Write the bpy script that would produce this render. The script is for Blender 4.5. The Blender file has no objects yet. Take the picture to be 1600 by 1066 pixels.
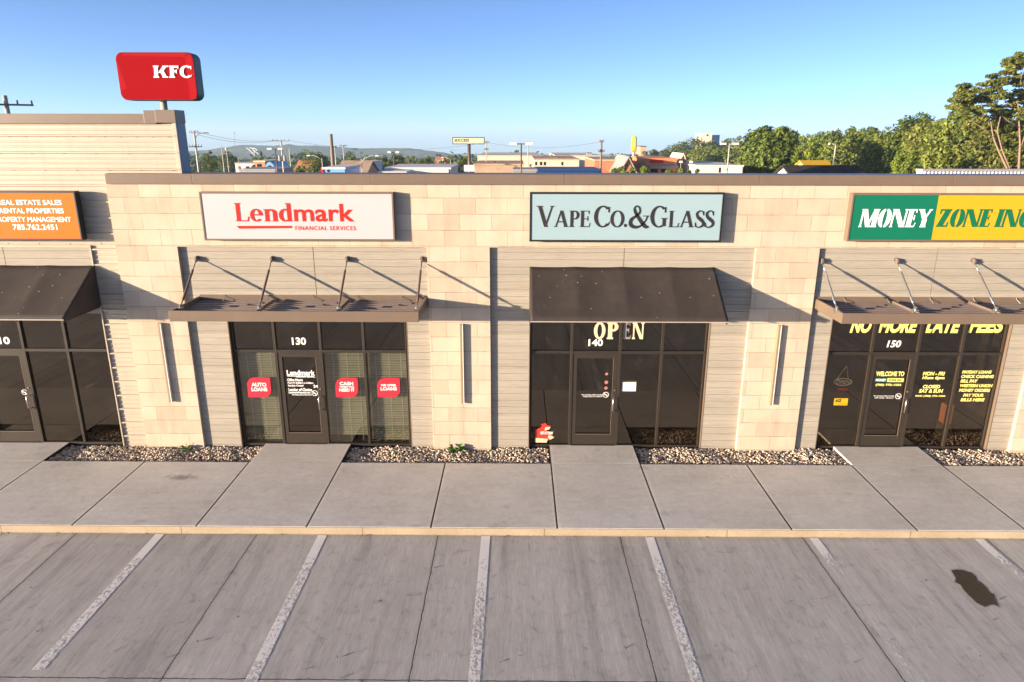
import bpy, math, random
import numpy as np
from mathutils import Vector, Matrix
R = math.radians
S = bpy.context.scene
COL = S.collection
random.seed(7)
rng = np.random.default_rng(11)

# ------------------------------------------------------------------ camera
CAM = np.array([0.44099, -13.34815, 6.41629])
PITCH, YAW, ROLL, FPX = 0.286694, -0.00850894, 0.00148672, 1081.09
fw = np.array([math.sin(YAW)*math.cos(PITCH), math.cos(YAW)*math.cos(PITCH), -math.sin(PITCH)])
rt = np.array([math.cos(YAW), -math.sin(YAW), 0.0]); up = np.cross(rt, fw)
CR = math.cos(ROLL)*rt + math.sin(ROLL)*up
CU = -math.sin(ROLL)*rt + math.cos(ROLL)*up
cd = bpy.data.cameras.new('camera'); cam = bpy.data.objects.new('camera', cd); COL.objects.link(cam)
cd.sensor_width = 36; cd.lens = FPX/1600*36; cd.clip_start = 0.1; cd.clip_end = 20000
m = Matrix.Identity(4)
for i in range(3):
    m[i][0] = CR[i]; m[i][1] = CU[i]; m[i][2] = -fw[i]; m[i][3] = CAM[i]
cam.matrix_world = m
S.camera = cam
# ------------------------------------------------------------------ light
SUN = Vector((2.0, 1.0, -0.24)).normalized()      # direction the sunlight travels
ELEV = math.asin(-SUN.z)
AZ = math.atan2(-SUN.x, -SUN.y)                   # towards the sun, from +Y clockwise
w = bpy.data.worlds.new('World'); S.world = w; w.use_nodes = True
wn = w.node_tree; wn.nodes.clear()
sky = wn.nodes.new('ShaderNodeTexSky'); sky.sky_type = 'NISHITA'; sky.sun_disc = False
sky.sun_elevation = ELEV; sky.sun_rotation = AZ % (2*math.pi)
sky.altitude = 300; sky.air_density = 0.30; sky.dust_density = 0.65; sky.ozone_density = 1.7
bg = wn.nodes.new('ShaderNodeBackground'); bg.inputs[1].default_value = 0.117
wo = wn.nodes.new('ShaderNodeOutputWorld')
wn.links.new(sky.outputs[0], bg.inputs[0]); wn.links.new(bg.outputs[0], wo.inputs[0])
sl = bpy.data.lights.new('sun', 'SUN'); sl.energy = 5.0; sl.angle = R(0.5); sl.color = (1.0, 0.80, 0.58)
so = bpy.data.objects.new('sun', sl); COL.objects.link(so)
so.rotation_euler = SUN.to_track_quat('-Z', 'Y').to_euler()
S.view_settings.view_transform = 'Standard'; S.view_settings.look = 'None'
S.view_settings.gamma = 1.0; S.view_settings.exposure = 1.62
S.cycles.max_bounces = 8; S.cycles.transparent_max_bounces = 24
S.cycles.sample_clamp_indirect = 6

# ------------------------------------------------------------------ helpers
def ray(px, py):
    return fw + CR*(px-800)/FPX - CU*(py-533)/FPX
def at(px, py, Y):
    d = ray(px, py); return CAM + d*(Y-CAM[1])/d[1]
def gz(Y):
    return float(np.interp(Y, [50, 250, 800, 2500, 9000], [0, -9, -28, -86, -120]))

class MB:
    def __init__(s): s.v = []; s.f = []
    def add(s, vs, fs):
        n = len(s.v); s.v += [tuple(map(float, p)) for p in vs]; s.f += [tuple(i+n for i in f) for f in fs]; return s
    def box(s, x0, x1, y0, y1, z0, z1):
        vs = [(x, y, z) for x in (x0, x1) for y in (y0, y1) for z in (z0, z1)]
        return s.add(vs, [(0, 1, 3, 2), (4, 6, 7, 5), (0, 4, 5, 1), (2, 3, 7, 6), (0, 2, 6, 4), (1, 5, 7, 3)])
    def quad(s, a, b, c, d): return s.add([a, b, c, d], [(0, 1, 2, 3)])
    def tube(s, pts, r, n=8, cap=True):
        pts = [Vector(p) for p in pts]; rs = r if isinstance(r, (list, tuple)) else [r]*len(pts)
        vs = []; fs = []
        prev = None
        for i, p in enumerate(pts):
            d = (pts[min(i+1, len(pts)-1)] - pts[max(i-1, 0)]).normalized()
            a = d.orthogonal().normalized() if prev is None else (prev - d*prev.dot(d)).normalized()
            prev = a; b = d.cross(a)
            for k in range(n):
                t = 2*math.pi*k/n; vs.append(p + (a*math.cos(t) + b*math.sin(t))*rs[i])
        for i in range(len(pts)-1):
            for k in range(n):
                fs.append((i*n+k, i*n+(k+1) % n, (i+1)*n+(k+1) % n, (i+1)*n+k))
        if cap:
            fs.append(tuple(range(n-1, -1, -1))); fs.append(tuple((len(pts)-1)*n+k for k in range(n)))
        return s.add(vs, fs)
    def prism(s, poly, y0, y1):            # poly in XZ, extruded along Y
        n = len(poly)
        vs = [(x, y0, z) for x, z in poly] + [(x, y1, z) for x, z in poly]
        fs = [tuple(range(n)), tuple(range(2*n-1, n-1, -1))] + [(i, n+i, n+(i+1) % n, (i+1) % n) for i in range(n)]
        return s.add(vs, fs)
    def xprism(s, poly, x0, x1):           # poly in YZ, extruded along X
        n = len(poly)
        vs = [(x0, y, z) for y, z in poly] + [(x1, y, z) for y, z in poly]
        fs = [tuple(range(n)), tuple(range(2*n-1, n-1, -1))] + [(i, n+i, n+(i+1) % n, (i+1) % n) for i in range(n)]
        return s.add(vs, fs)
    def join(s, o): return s.add(o.v, o.f)

ORG = {}
def org(o): return ORG.get(o.name, (0, 0, 0)) if o else (0, 0, 0)
def link(o, parent, origin):
    COL.objects.link(o); ORG[o.name] = tuple(origin)
    if parent: o.parent = parent
def tag(o, label=None, cat=None, group=None, kind=None):
    if label: o['label'] = label
    if cat: o['category'] = cat
    if group: o['group'] = group
    if kind: o['kind'] = kind
    return o
def thing(name, label, cat, loc, group=None):
    o = bpy.data.objects.new(name, None); o.empty_display_size = 0.3
    COL.objects.link(o); o.location = loc; ORG[o.name] = tuple(map(float, loc))
    return tag(o, label, cat, group)
def mesh(name, mb, mats, parent=None, loc=None, smooth=False, bevel=0, fix=True, midx=None):
    og = org(parent) if parent else (tuple(loc) if loc is not None else (0, 0, 0))
    v = np.array(mb.v, float) - np.array(og)
    me = bpy.data.meshes.new(name); me.from_pydata(v.tolist(), [], mb.f)
    for q in (mats if isinstance(mats, (list, tuple)) else [mats]): me.materials.append(q)
    if midx is not None: me.polygons.foreach_set('material_index', midx)
    if fix:
        import bmesh
        b = bmesh.new(); b.from_mesh(me); bmesh.ops.recalc_face_normals(b, faces=b.faces); b.to_mesh(me); b.free()
    if smooth: me.polygons.foreach_set('use_smooth', [True]*len(me.polygons))
    me.update()
    o = bpy.data.objects.new(name, me); link(o, parent, og)
    if not parent: o.location = og
    if bevel:
        md = o.modifiers.new('bevel', 'BEVEL'); md.width = bevel; md.segments = 2; md.limit_method = 'ANGLE'
    return o
def struct(name, mb, mat, kind='structure', **k):
    o = mesh(name, mb, mat, **k); o['kind'] = kind; return o
def raw(name, v, f, mat, parent=None, attr=None, tri=False):
    """fast numpy mesh; v world coords (n,3), f (m,k) ints, attr per-face floats"""
    og = np.array(org(parent)) if parent else np.zeros(3)
    me = bpy.data.meshes.new(name); v = np.asarray(v, np.float64) - og
    me.vertices.add(len(v)); me.vertices.foreach_set('co', v.astype(np.float32).ravel())
    k = f.shape[1]; me.loops.add(f.size); me.loops.foreach_set('vertex_index', f.astype(np.int32).ravel())
    me.polygons.add(len(f)); me.polygons.foreach_set('loop_start', np.arange(0, f.size, k, dtype=np.int32))
    me.materials.append(mat)
    if attr is not None:
        a = me.attributes.new('tone', 'FLOAT', 'FACE'); a.data.foreach_set('value', np.asarray(attr, np.float32))
    me.update(calc_edges=True); me.validate()
    o = bpy.data.objects.new(name, me); link(o, parent, og)
    return o

# ------------------------------------------------------------------ materials
class G:
    """small node-graph helper"""
    def __init__(s, name):
        s.m = bpy.data.materials.new(name); s.m.use_nodes = True; s.t = s.m.node_tree; s.t.nodes.clear()
        s.out = s.n('ShaderNodeOutputMaterial')
    def n(s, typ, _props=None, **inp):
        q = s.t.nodes.new(typ)
        for k, v in (_props or {}).items(): setattr(q, k, v)
        for k, v in inp.items(): s.set(q, k, v)
        return q
    def set(s, q, k, v):
        k = k.replace('_', ' ')
        sock = q.inputs[int(k[1:])] if k[0] == 'i' and k[1:].isdigit() else q.inputs[k]
        if isinstance(v, bpy.types.NodeSocket): s.t.links.new(v, sock)
        elif isinstance(v, bpy.types.Node): s.t.links.new(v.outputs[0], sock)
        else:
            if isinstance(v, (tuple, list)) and len(v) == 3 and sock.type == 'RGBA': v = (*v, 1)
            sock.default_value = v
    def math(s, op, a, b=0.0, c=None):
        q = s.n('ShaderNodeMath', {'operation': op}); s.set(q, 'i0', a); s.set(q, 'i1', b)
        if c is not None: s.set(q, 'i2', c)
        return q.outputs[0]
    def pos(s, scale=(1, 1, 1), loc=(0, 0, 0), rot=(0, 0, 0)):
        g = s.n('ShaderNodeNewGeometry'); mp = s.n('ShaderNodeMapping', Vector=g.outputs['Position'])
        mp.inputs['Scale'].default_value = scale; mp.inputs['Location'].default_value = loc; mp.inputs['Rotation'].default_value = rot
        return mp.outputs[0]
    def xyz(s):
        g = s.n('ShaderNodeNewGeometry'); q = s.n('ShaderNodeSeparateXYZ', Vector=g.outputs['Position']); return q.outputs
    def noise(s, vec, scale, detail=4, rough=0.55, dist=0.0):
        q = s.n('ShaderNodeTexNoise', Vector=vec, Scale=scale, Detail=detail, Roughness=rough, Distortion=dist); return q.outputs['Fac']
    def ramp(s, fac, stops, interp='LINEAR'):
        q = s.n('ShaderNodeValToRGB', Fac=fac); q.color_ramp.interpolation = interp
        e = q.color_ramp.elements
        while len(e) < len(stops): e.new(0.5)
        for i, (p, c) in enumerate(stops):
            e[i].position = p; c = (c, c, c) if not isinstance(c, (tuple, list)) else c
            e[i].color = (*c, 1)
        return q.outputs[0]
    def mix(s, fac, a, b, typ='MIX'):
        q = s.n('ShaderNodeMix', {'data_type': 'RGBA', 'blend_type': typ})
        s.set(q, 'i0', fac); s.set(q, 'i6', a); s.set(q, 'i7', b); return q.outputs[2]
    def bump(s, h, dist=0.01, strength=1.0):
        q = s.n('ShaderNodeBump', Height=h, Distance=dist, Strength=strength); return q.outputs[0]
    def bsdf(s, color, rough=0.6, metal=0.0, spec=0.5, normal=None, **k):
        q = s.n('ShaderNodeBsdfPrincipled', Base_Color=color, Roughness=rough, Metallic=metal)
        q.inputs['Specular IOR Level'].default_value = spec
        if normal is not None: s.set(q, 'Normal', normal)
        for kk, v in k.items(): s.set(q, kk, v)
        return q.outputs[0]
    def done(s, sh):
        s.t.links.new(sh, s.out.inputs[0]); return s.m

def simple(name, col, rough=0.5, metal=0.0, spec=0.5, var=0.12, scale=6.0, bump=0.0):
    g = G(name)
    n = g.noise(g.pos(), scale, 5)
    c = g.mix(n, tuple(x*(1-var) for x in col), tuple(min(1, x*(1+var)) for x in col))
    nm = g.bump(g.noise(g.pos(), scale*12, 3), bump) if bump else None
    return g.done(g.bsdf(c, rough, metal, spec, nm))

def m_stone():
    g = G('cast_stone')
    x, y, z = g.xyz()
    v = g.n('ShaderNodeCombineXYZ', X=g.math('ADD', x, 7.384+0.0), Y=g.math('ADD', z, 0.185+0.305)).outputs[0]
    br = g.n('ShaderNodeTexBrick', {'offset': 0.5, 'squash': 1.0}, Vector=v, Color1=(0.66, 0.63, 0.58), Color2=(1, 1, 1), Mortar=(0.8, 0.8, 0.8),
             Scale=1.0, Mortar_Size=0.0045, Mortar_Smooth=0.3, Bias=0.25, Brick_Width=0.61, Row_Height=0.305)
    base = g.ramp(g.noise(g.pos(), 1.7, 5), [(0.3, (0.485, 0.395, 0.30)), (0.7, (0.57, 0.468, 0.36))])
    fine = g.noise(g.pos((1, 1, 1)), 60, 4, 0.7)
    c = g.mix(0.55, base, br.outputs['Color'], 'MULTIPLY')
    c = g.mix(0.22, c, g.ramp(fine, [(0.3, 0.55), (0.65, 1.0)]), 'MULTIPLY')
    pits = g.ramp(g.n('ShaderNodeTexVoronoi', Vector=g.pos(), Scale=26.0).outputs['Distance'], [(0.0, 0.55), (0.07, 1.0)])
    c = g.mix(0.35, c, pits, 'MULTIPLY')
    c = g.mix(g.math('MULTIPLY', br.outputs['Fac'], g.ramp(g.noise(g.pos((2, 2, 2)), 1.4, 3), [(0.38, 0.1), (0.6, 0.95)])), c, (0.25, 0.19, 0.13))
    stain = g.ramp(g.noise(g.pos((3, 3, 0.5)), 1.3, 5), [(0.5, 1.0), (0.75, 0.86)])
    c = g.mix(1.0, c, stain, 'MULTIPLY')
    h = g.math('SUBTRACT', g.math('MULTIPLY', fine, 0.25), br.outputs['Fac'])
    return g.done(g.bsdf(c, 0.85, 0, 0.25, g.bump(h, 0.004)))

def m_plank():
    g = G('fibre_cement_plank')
    x, y, z = g.xyz()
    row = g.math('FLOOR', g.math('MULTIPLY', g.math('ADD', z, 3.0), 1/0.147))
    wn_ = g.n('ShaderNodeTexWhiteNoise', {'noise_dimensions': '1D'}); g.set(wn_, 'W', row)
    gr = g.noise(g.pos((1.2, 1, 34), (0, 0, 0)), 2.2, 6, 0.65, 0.4)
    c = g.ramp(gr, [(0.28, (0.255, 0.225, 0.18)), (0.46, (0.335, 0.298, 0.243)), (0.72, (0.385, 0.347, 0.285))])
    c = g.mix(0.5, c, g.ramp(wn_.outputs[0], [(0, 0.70), (1, 1.08)]), 'MULTIPLY')
    return g.done(g.bsdf(c, 0.75, 0, 0.3, g.bump(gr, 0.003)))

def m_metalpanel(name, col):
    g = G(name)
    n = g.noise(g.pos((0.6, 1, 5)), 2.0, 5)
    c = g.mix(n, tuple(x*0.9 for x in col), tuple(x*1.06 for x in col))
    d = g.ramp(g.noise(g.pos((4, 4, 0.6)), 2.0, 6), [(0.5, 1.0), (0.8, 0.88)])
    return g.done(g.bsdf(g.mix(1, c, d, 'MULTIPLY'), 0.45, 0, 0.5))

def m_concrete_walk():
    g = G('walk_concrete')
    n1 = g.noise(g.pos(), 0.9, 6, 0.6); n2 = g.noise(g.pos(), 9, 6, 0.65); n3 = g.noise(g.pos((1, 1, 1)), 90, 3)
    c = g.ramp(n1, [(0.28, (0.58, 0.54, 0.485)), (0.52, (0.66, 0.62, 0.565)), (0.72, (0.71, 0.67, 0.61))])
    c = g.mix(0.45, c, g.ramp(n2, [(0.3, 0.75), (0.7, 1.08)]), 'MULTIPLY')
    c = g.mix(0.5, c, g.ramp(n3, [(0.3, 0.6), (0.6, 1.05)]), 'MULTIPLY')
    c = g.mix(0.3, c, g.ramp(g.noise(g.pos((1.2, 5, 1)), 1.5, 5, 0.6, 0.6), [(0.3, 0.78), (0.6, 1.06)]), 'MULTIPLY')
    st = g.ramp(g.noise(g.pos((1.4, 1.4, 1), (3.1, 7.7, 0)), 1.6, 3), [(0.62, 1.0), (0.78, 0.74)])
    c = g.mix(1, c, st, 'MULTIPLY')
    x, y, z = g.xyz()
    j = None
    for jx in (-9.12, -7.05, -4.95, -3.09, -1.0, 1.12, 2.905, 5.03, 7.115, 8.93, 11.0):
        d = g.math('ABSOLUTE', g.math('SUBTRACT', x, jx)); j = d if j is None else g.math('MINIMUM', j, d)
    d = g.math('ABSOLUTE', g.math('SUBTRACT', y, -0.735)); jl = g.ramp(g.math('MULTIPLY', j, 20), [(0.0, 1.0), (0.22, 1.0), (0.36, 0.0)])
    jl2 = g.ramp(g.math('MULTIPLY', d, 20), [(0.0, 0.55), (0.10, 0.5), (0.2, 0.0)])
    dx = g.math('MULTIPLY', g.math('ADD', x, 6.02), 1.6); dy = g.math('MULTIPLY', g.math('ADD', y, 1.40), 3.4)
    rr = g.math('SQRT', g.math('ADD', g.math('MULTIPLY', dx, dx), g.math('MULTIPLY', dy, dy)))
    c = g.mix(1, c, g.ramp(g.math('ADD', rr, g.math('MULTIPLY', g.math('SUBTRACT', n2, 0.5), 0.9)), [(0.10, 0.50), (0.55, 1.0)]), 'MULTIPLY')   # one dark spill
    # the slab is tooled smooth and slightly lighter beside each joint
    edge = g.ramp(g.math('MULTIPLY', j, 10), [(0.3, 1.1), (0.75, 1.0)])
    c = g.mix(1, c, edge, 'MULTIPLY')
    jj = g.math('MAXIMUM', jl, jl2)
    c = g.mix(jj, c, (0.035, 0.032, 0.03))
    h = g.math('SUBTRACT', g.math('ADD', g.math('MULTIPLY', n3, 0.25), g.math('MULTIPLY', n2, 0.3)), g.math('MULTIPLY', jj, 2.0))
    return g.done(g.bsdf(c, 0.8, 0, 0.3, g.bump(h, 0.004)))

def m_kerb():
    g = G('kerb_concrete')
    n1 = g.noise(g.pos(), 1.4, 6, 0.6); n2 = g.noise(g.pos(), 22, 5, 0.65)
    c = g.ramp(n1, [(0.25, (0.33, 0.255, 0.17)), (0.75, (0.45, 0.36, 0.25))])
    c = g.mix(0.35, c, g.ramp(n2, [(0.3, 0.6), (0.65, 1.0)]), 'MULTIPLY')
    x, y, z = g.xyz()
    fr = g.math('ABSOLUTE', g.math('SUBTRACT', g.math('FRACT', g.math('MULTIPLY', g.math('ADD', x, 60.1), 1/3.05)), 0.5))
    jl = g.ramp(fr, [(0.496, 0.0), (0.4985, 0.8)])
    low = g.ramp(g.math('ADD', z, g.math('MULTIPLY', n2, 0.03)), [(0.012, 0.55), (0.04, 1.0)])   # grime line along the gutter
    c = g.mix(jl, g.mix(1, c, low, 'MULTIPLY'), (0.06, 0.05, 0.045))
    return g.done(g.bsdf(c, 0.8, 0, 0.3, g.bump(n2, 0.004)))

def m_lot():
    g = G('lot_concrete')
    x, y, z = g.xyz()
    wob = g.math('MULTIPLY', g.math('SUBTRACT', g.noise(g.pos((1, 1, 1)), 5.0, 5, 0.7), 0.5), 0.05)
    xw = g.math('ADD', x, wob)
    n1 = g.noise(g.pos(), 0.45, 6, 0.6)
    br = g.noise(g.pos((60, 3.5, 1)), 1.0, 4, 0.7)               # broom finish running out from the kerb
    br2 = g.noise(g.pos((16, 1.3, 1)), 1.0, 5, 0.7)
    ty = g.noise(g.pos((2.6, 0.16, 1), (4, 0, 0)), 1.0, 5, 0.6, 0.3)   # tyre streaks
    n2 = g.noise(g.pos(), 5, 6, 0.7); n3 = g.noise(g.pos(), 70, 3, 0.6)
    c = g.ramp(n1, [(0.25, (0.53, 0.495, 0.45)), (0.6, (0.615, 0.58, 0.53)), (0.85, (0.67, 0.635, 0.58))])
    c = g.mix(0.7, c, g.ramp(br, [(0.28, 0.66), (0.68, 1.10)]), 'MULTIPLY')
    c = g.mix(0.6, c, g.ramp(br2, [(0.3, 0.78), (0.65, 1.07)]), 'MULTIPLY')
    c = g.mix(0.8, c, g.ramp(ty, [(0.28, 0.62), (0.44, 0.94), (0.6, 1.04)]), 'MULTIPLY')
    c = g.mix(0.6, c, g.ramp(n2, [(0.30, 0.60), (0.45, 0.98), (0.8, 1.06)]), 'MULTIPLY')
    c = g.mix(0.3, c, g.ramp(n3, [(0.3, 0.7), (0.6, 1.05)]), 'MULTIPLY')
    sl_ = g.n('ShaderNodeTexWhiteNoise', {'noise_dimensions': '1D'}); g.set(sl_, 'W', g.math('FLOOR', g.math('MULTIPLY', g.math('ADD', xw, 6.98+61.0), 1/3.05)))
    c = g.mix(1.0, c, g.ramp(sl_.outputs[0], [(0, 0.88), (1, 1.06)]), 'MULTIPLY')      # each pour its own tone
    tr = g.noise(g.pos((1.1, 0.05, 1), (8, 0, 0)), 2.0, 2, 0.4, 0.2)
    c = g.mix(0.8, c, g.ramp(tr, [(0.60, 1.0), (0.66, 0.80), (0.72, 0.97)]), 'MULTIPLY')   # wheel tracks
    # rubber scuffs: short dark curved smears
    sc = g.noise(g.pos((1.3, 0.8, 1), (9, 2, 0), (0, 0, 0.5)), 2.2, 3, 0.5, 2.0)
    c = g.mix(0.8, c, g.ramp(sc, [(0.64, 1.0), (0.72, 0.72), (0.8, 0.9)]), 'MULTIPLY')
    # oil drips: small dark spots
    vo = g.n('ShaderNodeTexVoronoi', Vector=g.pos(), Scale=1.35, Randomness=1.0)
    spot = g.ramp(g.math('ADD', vo.outputs['Distance'], g.math('MULTIPLY', n2, 0.06)), [(0.045, 0.25), (0.07, 1.0)])
    c = g.mix(0.75, c, spot, 'MULTIPLY')
    # light dried runs where water has drained towards the kerb
    # joints every 3.05 m, and one parallel to the kerb
    u = g.math('FRACT', g.math('MULTIPLY', g.math('ADD', xw, 6.98+61.0), 1/3.05))
    du = g.math('MULTIPLY', g.math('SUBTRACT', 0.5, g.math('ABSOLUTE', g.math('SUBTRACT', u, 0.5))), 3.05)
    yw = g.math('ADD', y, wob)
    dv = g.math('ABSOLUTE', g.math('ADD', yw, 6.37))
    dv2 = g.math('ABSOLUTE', g.math('ADD', yw, 11.5))
    d = g.math('MINIMUM', du, g.math('MINIMUM', dv, dv2))
    jl = g.ramp(g.math('MULTIPLY', d, 20), [(0.0, 1.0), (0.10, 0.9), (0.2, 0.0)])
    halo = g.ramp(g.math('MULTIPLY', du, 5), [(0.0, 0.80), (0.25, 1.0)])
    c = g.mix(1, c, halo, 'MULTIPLY')
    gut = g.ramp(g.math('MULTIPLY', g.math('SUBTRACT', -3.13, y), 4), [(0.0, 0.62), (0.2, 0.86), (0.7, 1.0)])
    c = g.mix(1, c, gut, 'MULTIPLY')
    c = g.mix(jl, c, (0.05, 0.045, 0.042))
    h = g.math('SUBTRACT', g.math('ADD', g.math('MULTIPLY', br, 0.5), g.math('MULTIPLY', n3, 0.4)), g.math('MULTIPLY', jl, 2.0))
    rough = g.ramp(n2, [(0.3, 0.62), (0.7, 0.85)])
    return g.done(g.bsdf(c, rough, 0, 0.35, g.bump(h, 0.003)))

def m_paint_line():
    g = G('worn_line_paint')
    n = g.noise(g.pos((9, 6, 1)), 2.2, 8, 0.8, 0.6); n2 = g.noise(g.pos((1, 0.8, 1), (2, 5, 0)), 1.0, 3)
    x, y, z = g.xyz()
    near = g.ramp(g.math('MULTIPLY', g.math('SUBTRACT', -3.13, y), 0.25), [(0.0, 0.26), (0.09, 0.20), (0.20, 0.03), (0.5, 0.0)])
    # the far right stalls are worn nearly away
    wear = g.ramp(g.math('MULTIPLY', g.math('SUBTRACT', x, 2.5), 0.3), [(0.2, 0.0), (0.75, 0.11)])
    k = g.math('SUBTRACT', g.math('ADD', n, g.math('ADD', g.math('MULTIPLY', g.math('SUBTRACT', n2, 0.5), 0.35), near)), wear)
    a = g.ramp(k, [(0.42, 0.10), (0.53, 0.95)])
    p = g.bsdf((0.82, 0.79, 0.75), 0.7, 0, 0.3)
    t = g.n('ShaderNodeBsdfTransparent').outputs[0]
    q = g.n('ShaderNodeMixShader', i0=a, i1=t, i2=p)
    return g.done(q.outputs[0])

def m_glass(name, tint):
    g = G(name)
    bf = g.n('ShaderNodeNewGeometry').outputs['Backfacing']
    fr = g.n('ShaderNodeFresnel', IOR=g.math('SUBTRACT', 1.62, g.math('MULTIPLY', bf, 1.0027)))
    fr = fr.outputs[0]
    t = g.n('ShaderNodeBsdfTransparent', Color=tint).outputs[0]
    nm = g.bump(g.noise(g.pos((1, 1, 1)), 0.9, 2), 0.004, 0.5)
    gl = g.n('ShaderNodeBsdfGlossy', Color=(1.0, 0.88, 0.74), Roughness=0.008, Normal=nm).outputs[0]
    q = g.n('ShaderNodeMixShader', i0=g.math('ADD', g.math('MULTIPLY', fr, 1.0), 0.045), i1=t, i2=gl)
    # dust and wipe marks
    d = g.ramp(g.noise(g.pos((1, 1, 0.7)), 3.0, 7, 0.75), [(0.55, 0.0), (0.8, 0.05)])
    df = g.n('ShaderNodeBsdfDiffuse', Color=(0.35, 0.32, 0.28)).outputs[0]
    q2 = g.n('ShaderNodeMixShader', i0=d, i1=q, i2=df)
    return g.done(q2.outputs[0])

def m_fabric():
    g = G('awning_canvas')
    n = g.noise(g.pos(), 2.5, 5); wv = g.noise(g.pos((160, 160, 160)), 1.0, 2)
    c = g.mix(n, (0.034, 0.026, 0.022), (0.052, 0.041, 0.035))
    vo = g.n('ShaderNodeTexVoronoi', Vector=g.pos(), Scale=5.5)
    sp = g.ramp(vo.outputs['Distance'], [(0.05, 1.0), (0.07, 0.0)])
    zz = g.xyz()[2]
    c = g.mix(g.math('MULTIPLY', sp, 0.8), c, (0.55, 0.52, 0.48))
    c = g.mix(0.5, c, g.ramp(g.noise(g.pos((1, 1, 0.4)), 7, 6), [(0.4, 0.8), (0.7, 1.2)]), 'MULTIPLY')
    return g.done(g.bsdf(c, 0.75, 0, 0.35, g.bump(wv, 0.0015)))

def m_leaf(name, dark, light, trans=0.25):
    g = G(name)
    a = g.n('ShaderNodeAttribute', {'attribute_name': 'tone'}).outputs['Fac']
    n = g.noise(g.pos(), 0.55, 3)
    f = g.math('ADD', g.math('MULTIPLY', a, 0.65), g.math('MULTIPLY', g.math('SUBTRACT', n, 0.3), 0.8))
    c = g.ramp(f, [(0.1, dark), (0.55, tuple((p+q)/2 for p, q in zip(dark, light))), (0.95, light)])
    d = g.bsdf(c, 0.6, 0, 0.25)
    t = g.n('ShaderNodeBsdfTranslucent', Color=c).outputs[0]
    return g.done(g.n('ShaderNodeMixShader', i0=trans, i1=d, i2=t).outputs[0])

def m_pebble():
    g = G('river_pebbles')
    a = g.n('ShaderNodeAttribute', {'attribute_name': 'tone'}).outputs['Fac']
    c = g.ramp(a, [(0.0, (0.16, 0.13, 0.11)), (0.25, (0.40, 0.30, 0.21)), (0.4, (0.62, 0.48, 0.34)), (0.5, (0.36, 0.34, 0.33)), (0.7, (0.72, 0.58, 0.42)), (1.0, (0.84, 0.76, 0.64))])
    n = g.noise(g.pos(), 120, 3)
    c = g.mix(0.4, c, g.ramp(n, [(0.3, 0.6), (0.7, 1.1)]), 'MULTIPLY')
    return g.done(g.bsdf(c, 0.6, 0, 0.4))

def m_brick(name, c1, c2, mortar, wd=0.22, ht=0.075):
    g = G(name)
    x, y, z = g.xyz()
    v = g.n('ShaderNodeCombineXYZ', X=g.math('ADD', x, y), Y=z).outputs[0]
    b = g.n('ShaderNodeTexBrick', Vector=v, Color1=c1, Color2=c2, Mortar=mortar, Scale=1.0, Mortar_Size=0.01, Brick_Width=wd, Row_Height=ht)
    n = g.ramp(g.noise(g.pos(), 0.8, 6, 0.6), [(0.3, 0.8), (0.7, 1.08)])
    return g.done(g.bsdf(g.mix(1, b.outputs[0], n, 'MULTIPLY'), 0.85, 0, 0.2))

def m_ground():
    g = G('far_ground')
    n = g.noise(g.pos(), 0.05, 6); n2 = g.noise(g.pos(), 1.5, 5)
    c = g.ramp(n, [(0.35, (0.05, 0.07, 0.025)), (0.5, (0.09, 0.10, 0.045)), (0.62, (0.20, 0.19, 0.17))])
    return g.done(g.bsdf(g.mix(0.4, c, g.ramp(n2, [(0.3, 0.6), (0.7, 1.1)]), 'MULTIPLY'), 0.9, 0, 0.2))

def m_hills():
    g = G('wooded_hill')
    n = g.noise(g.pos(), 0.02, 6, 0.7); n2 = g.noise(g.pos((1, 1, 2)), 0.12, 5, 0.7); n3 = g.noise(g.pos((1, 0.6, 3), (700, 0, 0)), 0.0035, 3)
    c = g.mix(n, (0.02, 0.045, 0.02), (0.06, 0.085, 0.035))
    c = g.mix(0.8, c, g.ramp(n2, [(0.3, 0.35), (0.7, 1.3)]), 'MULTIPLY')
    c = g.mix(g.ramp(n3, [(0.60, 0.0), (0.66, 0.8)]), c, (0.20, 0.18, 0.10))
    return g.done(g.bsdf(c, 0.95, 0, 0.1))

M = {}
M['stone'] = m_stone(); M['plank'] = m_plank(); M['walk'] = m_concrete_walk(); M['kerb'] = m_kerb(); M['lot'] = m_lot()
M['line'] = m_paint_line(); M['fabric'] = m_fabric(); M['pebble'] = m_pebble()
M['glass'] = m_glass('tinted_glass', (0.84, 0.85, 0.79)); M['ground'] = m_ground(); M['hills'] = m_hills()
M['glass_dark'] = m_glass('dark_tinted_glass', (0.66, 0.62, 0.56))
M['panel'] = m_metalpanel('beige_metal_panel', (0.43, 0.365, 0.28))
M['bronze'] = simple('bronze_metal', (0.155, 0.112, 0.080), 0.38, 0.0, 0.5, 0.1, 3)
M['frame'] = simple('bronze_aluminium', (0.040, 0.031, 0.023), 0.42, 0.25, 0.5, 0.12, 5)
M['deckm'] = simple('canopy_deck_metal', (0.155, 0.12, 0.105), 0.5, 0.0, 0.5, 0.2, 4)
M['steel'] = simple('brushed_steel', (0.55, 0.54, 0.52), 0.28, 0.9, 0.5, 0.1, 9)
M['lightmetal'] = simple('wall_light_metal', (0.26, 0.19, 0.115), 0.5, 0.0)
M['lens'] = simple('wall_light_lens', (0.75, 0.73, 0.68), 0.3)
M['black'] = simple('black_metal', (0.012, 0.011, 0.011), 0.45)
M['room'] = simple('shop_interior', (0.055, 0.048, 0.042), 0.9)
M['white'] = simple('white_vinyl', (0.80, 0.79, 0.77), 0.5, var=0.04)
M['signwhite'] = simple('white_sign_face', (0.43, 0.415, 0.425), 0.65, 0.0, 0.2, var=0.03, scale=1.5)
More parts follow.
